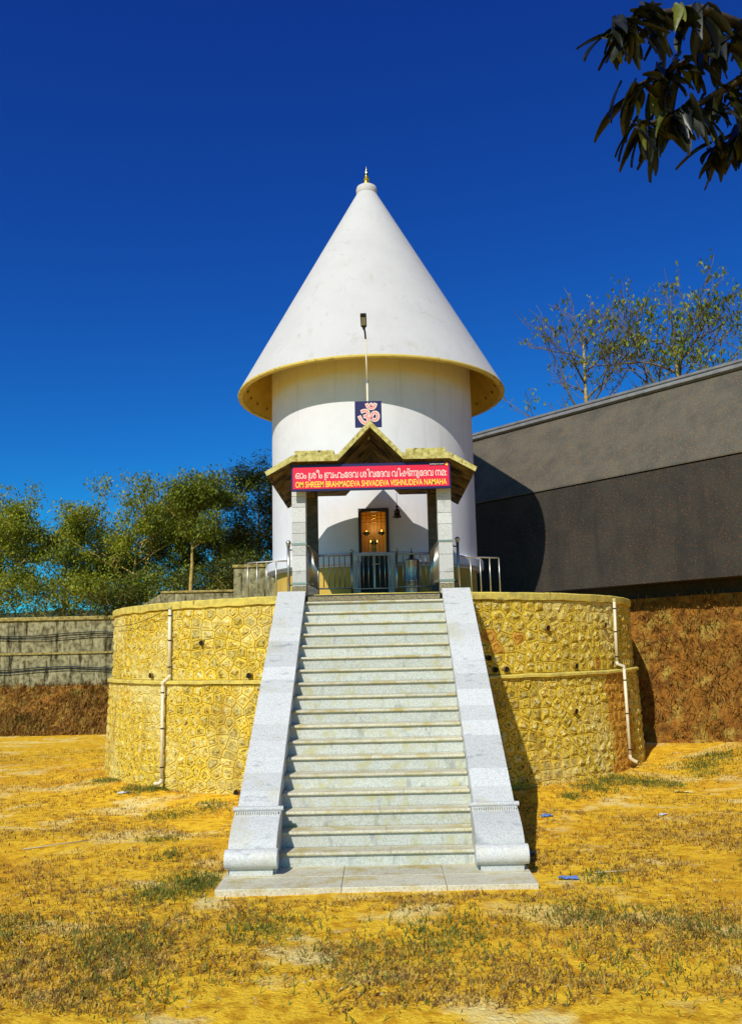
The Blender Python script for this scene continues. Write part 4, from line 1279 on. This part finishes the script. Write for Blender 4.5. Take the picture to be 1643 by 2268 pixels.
def blades(name, spots, mlo, mhi, m, label, flat=0.35, seed=1, wf=0.0045):
    rg = random.Random(seed)
    q = MB()
    vs, fs = q.v, q.f
    for x, y, k, zf in spots:
        for _ in range(k):
            bx_, by_ = x + rg.gauss(0, 0.03), y + rg.gauss(0, 0.03)
            z = zf(bx_, by_)
            l = rg.uniform(mlo, mhi)
            a = rg.uniform(0, 2 * math.pi)
            up = rg.uniform(flat, 1.0)
            hx, hy = math.cos(a) * (1 - up * 0.6), math.sin(a) * (1 - up * 0.6)
            w = wf * rg.uniform(0.6, 1.4)
            ca, sa = -math.sin(a) * w, math.cos(a) * w
            o = len(vs)
            vs += [(bx_ - ca, by_ - sa, z - 0.004), (bx_ + ca, by_ + sa, z - 0.004),
                   (bx_ + hx * l * 0.5 + ca * 0.7, by_ + hy * l * 0.5 + sa * 0.7, z + l * up * 0.62), (bx_ + hx * l * 0.5 - ca * 0.7, by_ + hy * l * 0.5 - sa * 0.7, z + l * up * 0.62),
                   (bx_ + hx * l * 1.2, by_ + hy * l * 1.2, z + l * up * 0.85)]
            fs += [(o, o + 1, o + 2, o + 3), (o + 3, o + 2, o + 4)]
    return tag(q.build(name, m), label, 'grass', kind='stuff')

rg = random.Random(99)
dry, green = [], []
while len(dry) < 24000:
    y = rg.uniform(6.4, 24) if rg.random() < 0.75 else rg.uniform(6.4, 13)
    x = rg.uniform(-0.50 * y - 0.3, 0.50 * y + 0.3)
    if blocked(x, y):
        continue
    n_ = fbm(x * 0.6 + 4, y * 0.9 + 2) + 0.5 * fbm(x * 2.3, y * 3.3, 5)
    if n_ > rg.uniform(-0.45, 0.55):
        dry.append((x, y, rg.randint(2, 4), ground_z))
patches = [(-1.9, 9.9, 0.35, 500), (-2.2, 9.4, 0.4, 350), (-3.9, 16.05, 0.35, 420), (-4.3, 16.0, 0.4, 260), (-5.2, 17.2, 0.35, 250), (-2.7, 14.4, 0.3, 160), (-3.2, 13.9, 0.35, 150), (-2.9, 12.1, 0.25, 90), (-2.5, 11.0, 0.3, 120),
           (4.2, 15.9, 0.55, 700), (3.6, 15.2, 0.35, 260), (4.9, 15.8, 0.4, 320), (3.1, 14.6, 0.2, 120), (6.2, 17.4, 0.5, 420), (6.8, 18.0, 0.5, 420), (6.0, 16.6, 0.4, 150), (2.4, 9.8, 0.3, 130), (2.0, 14.4, 0.25, 160),
           (-3.5, 8.2, 0.6, 420), (-2.2, 7.9, 0.6, 460), (-1.0, 8.3, 0.5, 320), (0.6, 8.0, 0.6, 420), (1.9, 8.4, 0.5, 300), (2.8, 8.1, 0.5, 250), (0.0, 7.2, 0.8, 360), (-1.9, 7.0, 0.7, 300), (2.0, 7.1, 0.7, 260), (-3.2, 7.2, .5, 150), (3.2, 7.3, .5, 120)]
for x, y, s, n_ in patches:
    for _ in range(n_):
        px, py = rg.gauss(x, s * 0.55), rg.gauss(y, s * 0.55)
        if not blocked(px, py):
            green.append((px, py, 2, ground_z))
blades('dry_grass', dry, 0.03, 0.085, 'grass_dry', 'thin straw coloured grass scattered over the sandy ground', 0.1, 3)
blades('green_grass', green, 0.04, 0.10, 'grass_green', 'small patches of green grass along the wall foot and foreground', 0.45, 4, 0.005)
rust = []
for _ in range(5200):
    x, t = rg.uniform(-17, -5.6), rg.random()
    z_ = -0.05 + 1.5 * t ** 1.3
    rust.append((x, 28.3 + 2.75 * t, 2, lambda a, b, z=z_: z))
blades('slope_grass', rust, 0.15, 0.42, 'grass_rust', 'rust brown dry grass covering the slope below the mossy wall', 0.4, 8, 0.016)
bankg = []
for _ in range(2600):
    k = rg.uniform(2.2, 9)
    t = rg.random()
    z_ = 0.3 + t * (PZ - 0.3)
    px_, py_ = 4.9 + 0.656 * k, 22.9 - 0.755 * k
    o_ = 0.55 * (1 - z_ / PZ) ** 1.6 + 0.05
    bankg.append((px_ - o_ * 0.761, py_ - o_ * 0.649, 2, lambda a, b, z=z_: z))
blades('bank_grass', bankg, 0.08, 0.24, 'grass_rust', 'dry weeds clinging to the cut earth bank', 0.1, 9, 0.010)

pb_ = MB()
for _ in range(1500):
    y = rg.uniform(6.5, 20)
    x = rg.uniform(-0.48 * y, 0.48 * y)
    if blocked(x, y):
        continue
    r = rg.uniform(0.006, 0.020)
    z = ground_z(x, y)
    o = len(pb_.v)
    pb_.v += [(x + r, y, z), (x, y + r * 0.8, z), (x - r * 0.9, y, z), (x, y - r, z), (x + r * .2, y, z + r * 0.8)]
    pb_.f += [(o, o + 1, o + 4), (o + 1, o + 2, o + 4), (o + 2, o + 3, o + 4), (o + 3, o, o + 4)]
tag(pb_.build('gravel', 'pebble'), 'small pale pebbles strewn over the sandy ground', 'gravel', kind='stuff')

def scrap(name, label, x, y, sx, sy, m, seed, cat='litter', rz=0.3):
    rr_ = random.Random(seed)
    q = MB()
    nxs, nys = 7, 5
    for j in range(nys):
        for i in range(nxs):
            u, v_ = (i / (nxs - 1) - 0.5) * sx * (1 + 0.15 * rr_.uniform(-1, 1)), (j / (nys - 1) - 0.5) * sy * (1 + 0.2 * rr_.uniform(-1, 1))
            X, Y = x + u * math.cos(rz) - v_ * math.sin(rz), y + u * math.sin(rz) + v_ * math.cos(rz)
            q.v.append((X, Y, ground_z(X, Y) + 0.012 + abs(rr_.gauss(0, 0.012))))
    top_n = nxs * nys
    q.v += [(a, b, c - 0.003) for a, b, c in q.v]
    for j in range(nys - 1):
        for i in range(nxs - 1):
            a = j * nxs + i
            q.f.append((a, a + 1, a + nxs + 1, a + nxs))
            q.f.append((top_n + a, top_n + a + nxs, top_n + a + nxs + 1, top_n + a + 1))
    return tag(q.build(name, m), label, cat)
scrap('paper_scrap', 'blue paper scrap in the sand beyond the balustrade shadow', 2.42, 13.1, 0.17, 0.12, 'paper_blue', 1)
scrap('paper_scrap', 'blue paper scrap lying inside the shadow beside the right newel', 1.80, 10.9, 0.13, 0.11, 'paper_blue', 2, rz=0.8)
scrap('paper_scrap', 'pale blue scrap on sunlit sand right of the stair foot', 2.02, 9.72, 0.20, 0.08, 'paper_blue', 3, rz=0.0)
scrap('paper_scrap', 'small blue scrap at the far right of the sandy ground', 4.25, 10.3, 0.16, 0.06, 'paper_blue', 6, rz=0.2)
scrap('plastic_scrap', 'crumpled white plastic scrap in grass by the left drainpipe', -4.45, 15.75, 0.20, 0.10, 'paper_white', 4)
scrap('fallen_leaf', 'large curled yellow leaf on the sand below the earth bank', 5.0, 14.9, 0.28, 0.12, 'leaf_litter', 5, 'leaf', 0.1)
scrap('plastic_scrap', 'white plastic scrap on the sand right of the stairs', 4.1, 13.1, 0.16, 0.06, 'paper_white', 7, rz=0.6)
sk = MB().tube([(-4.55, 11.65, ground_z(-4.5, 11.6) + 0.02), (-4.2, 11.85, ground_z(-4.2, 11.8) + 0.025), (-3.85, 12.05, ground_z(-3.9, 12) + 0.02)], 0.008, 6)
tag(sk.build('stick', 'stick', smooth=True), 'thin pale stick lying on the sand left of the stairs', 'stick')
sk = MB().tube([(2.35, 9.9, ground_z(2.3, 9.9) + 0.02), (2.75, 9.95, ground_z(2.7, 9.9) + 0.02)], 0.007, 6)
tag(sk.build('stick', 'stick', smooth=True), 'short pale stick lying on the sand right of the stair foot', 'stick')
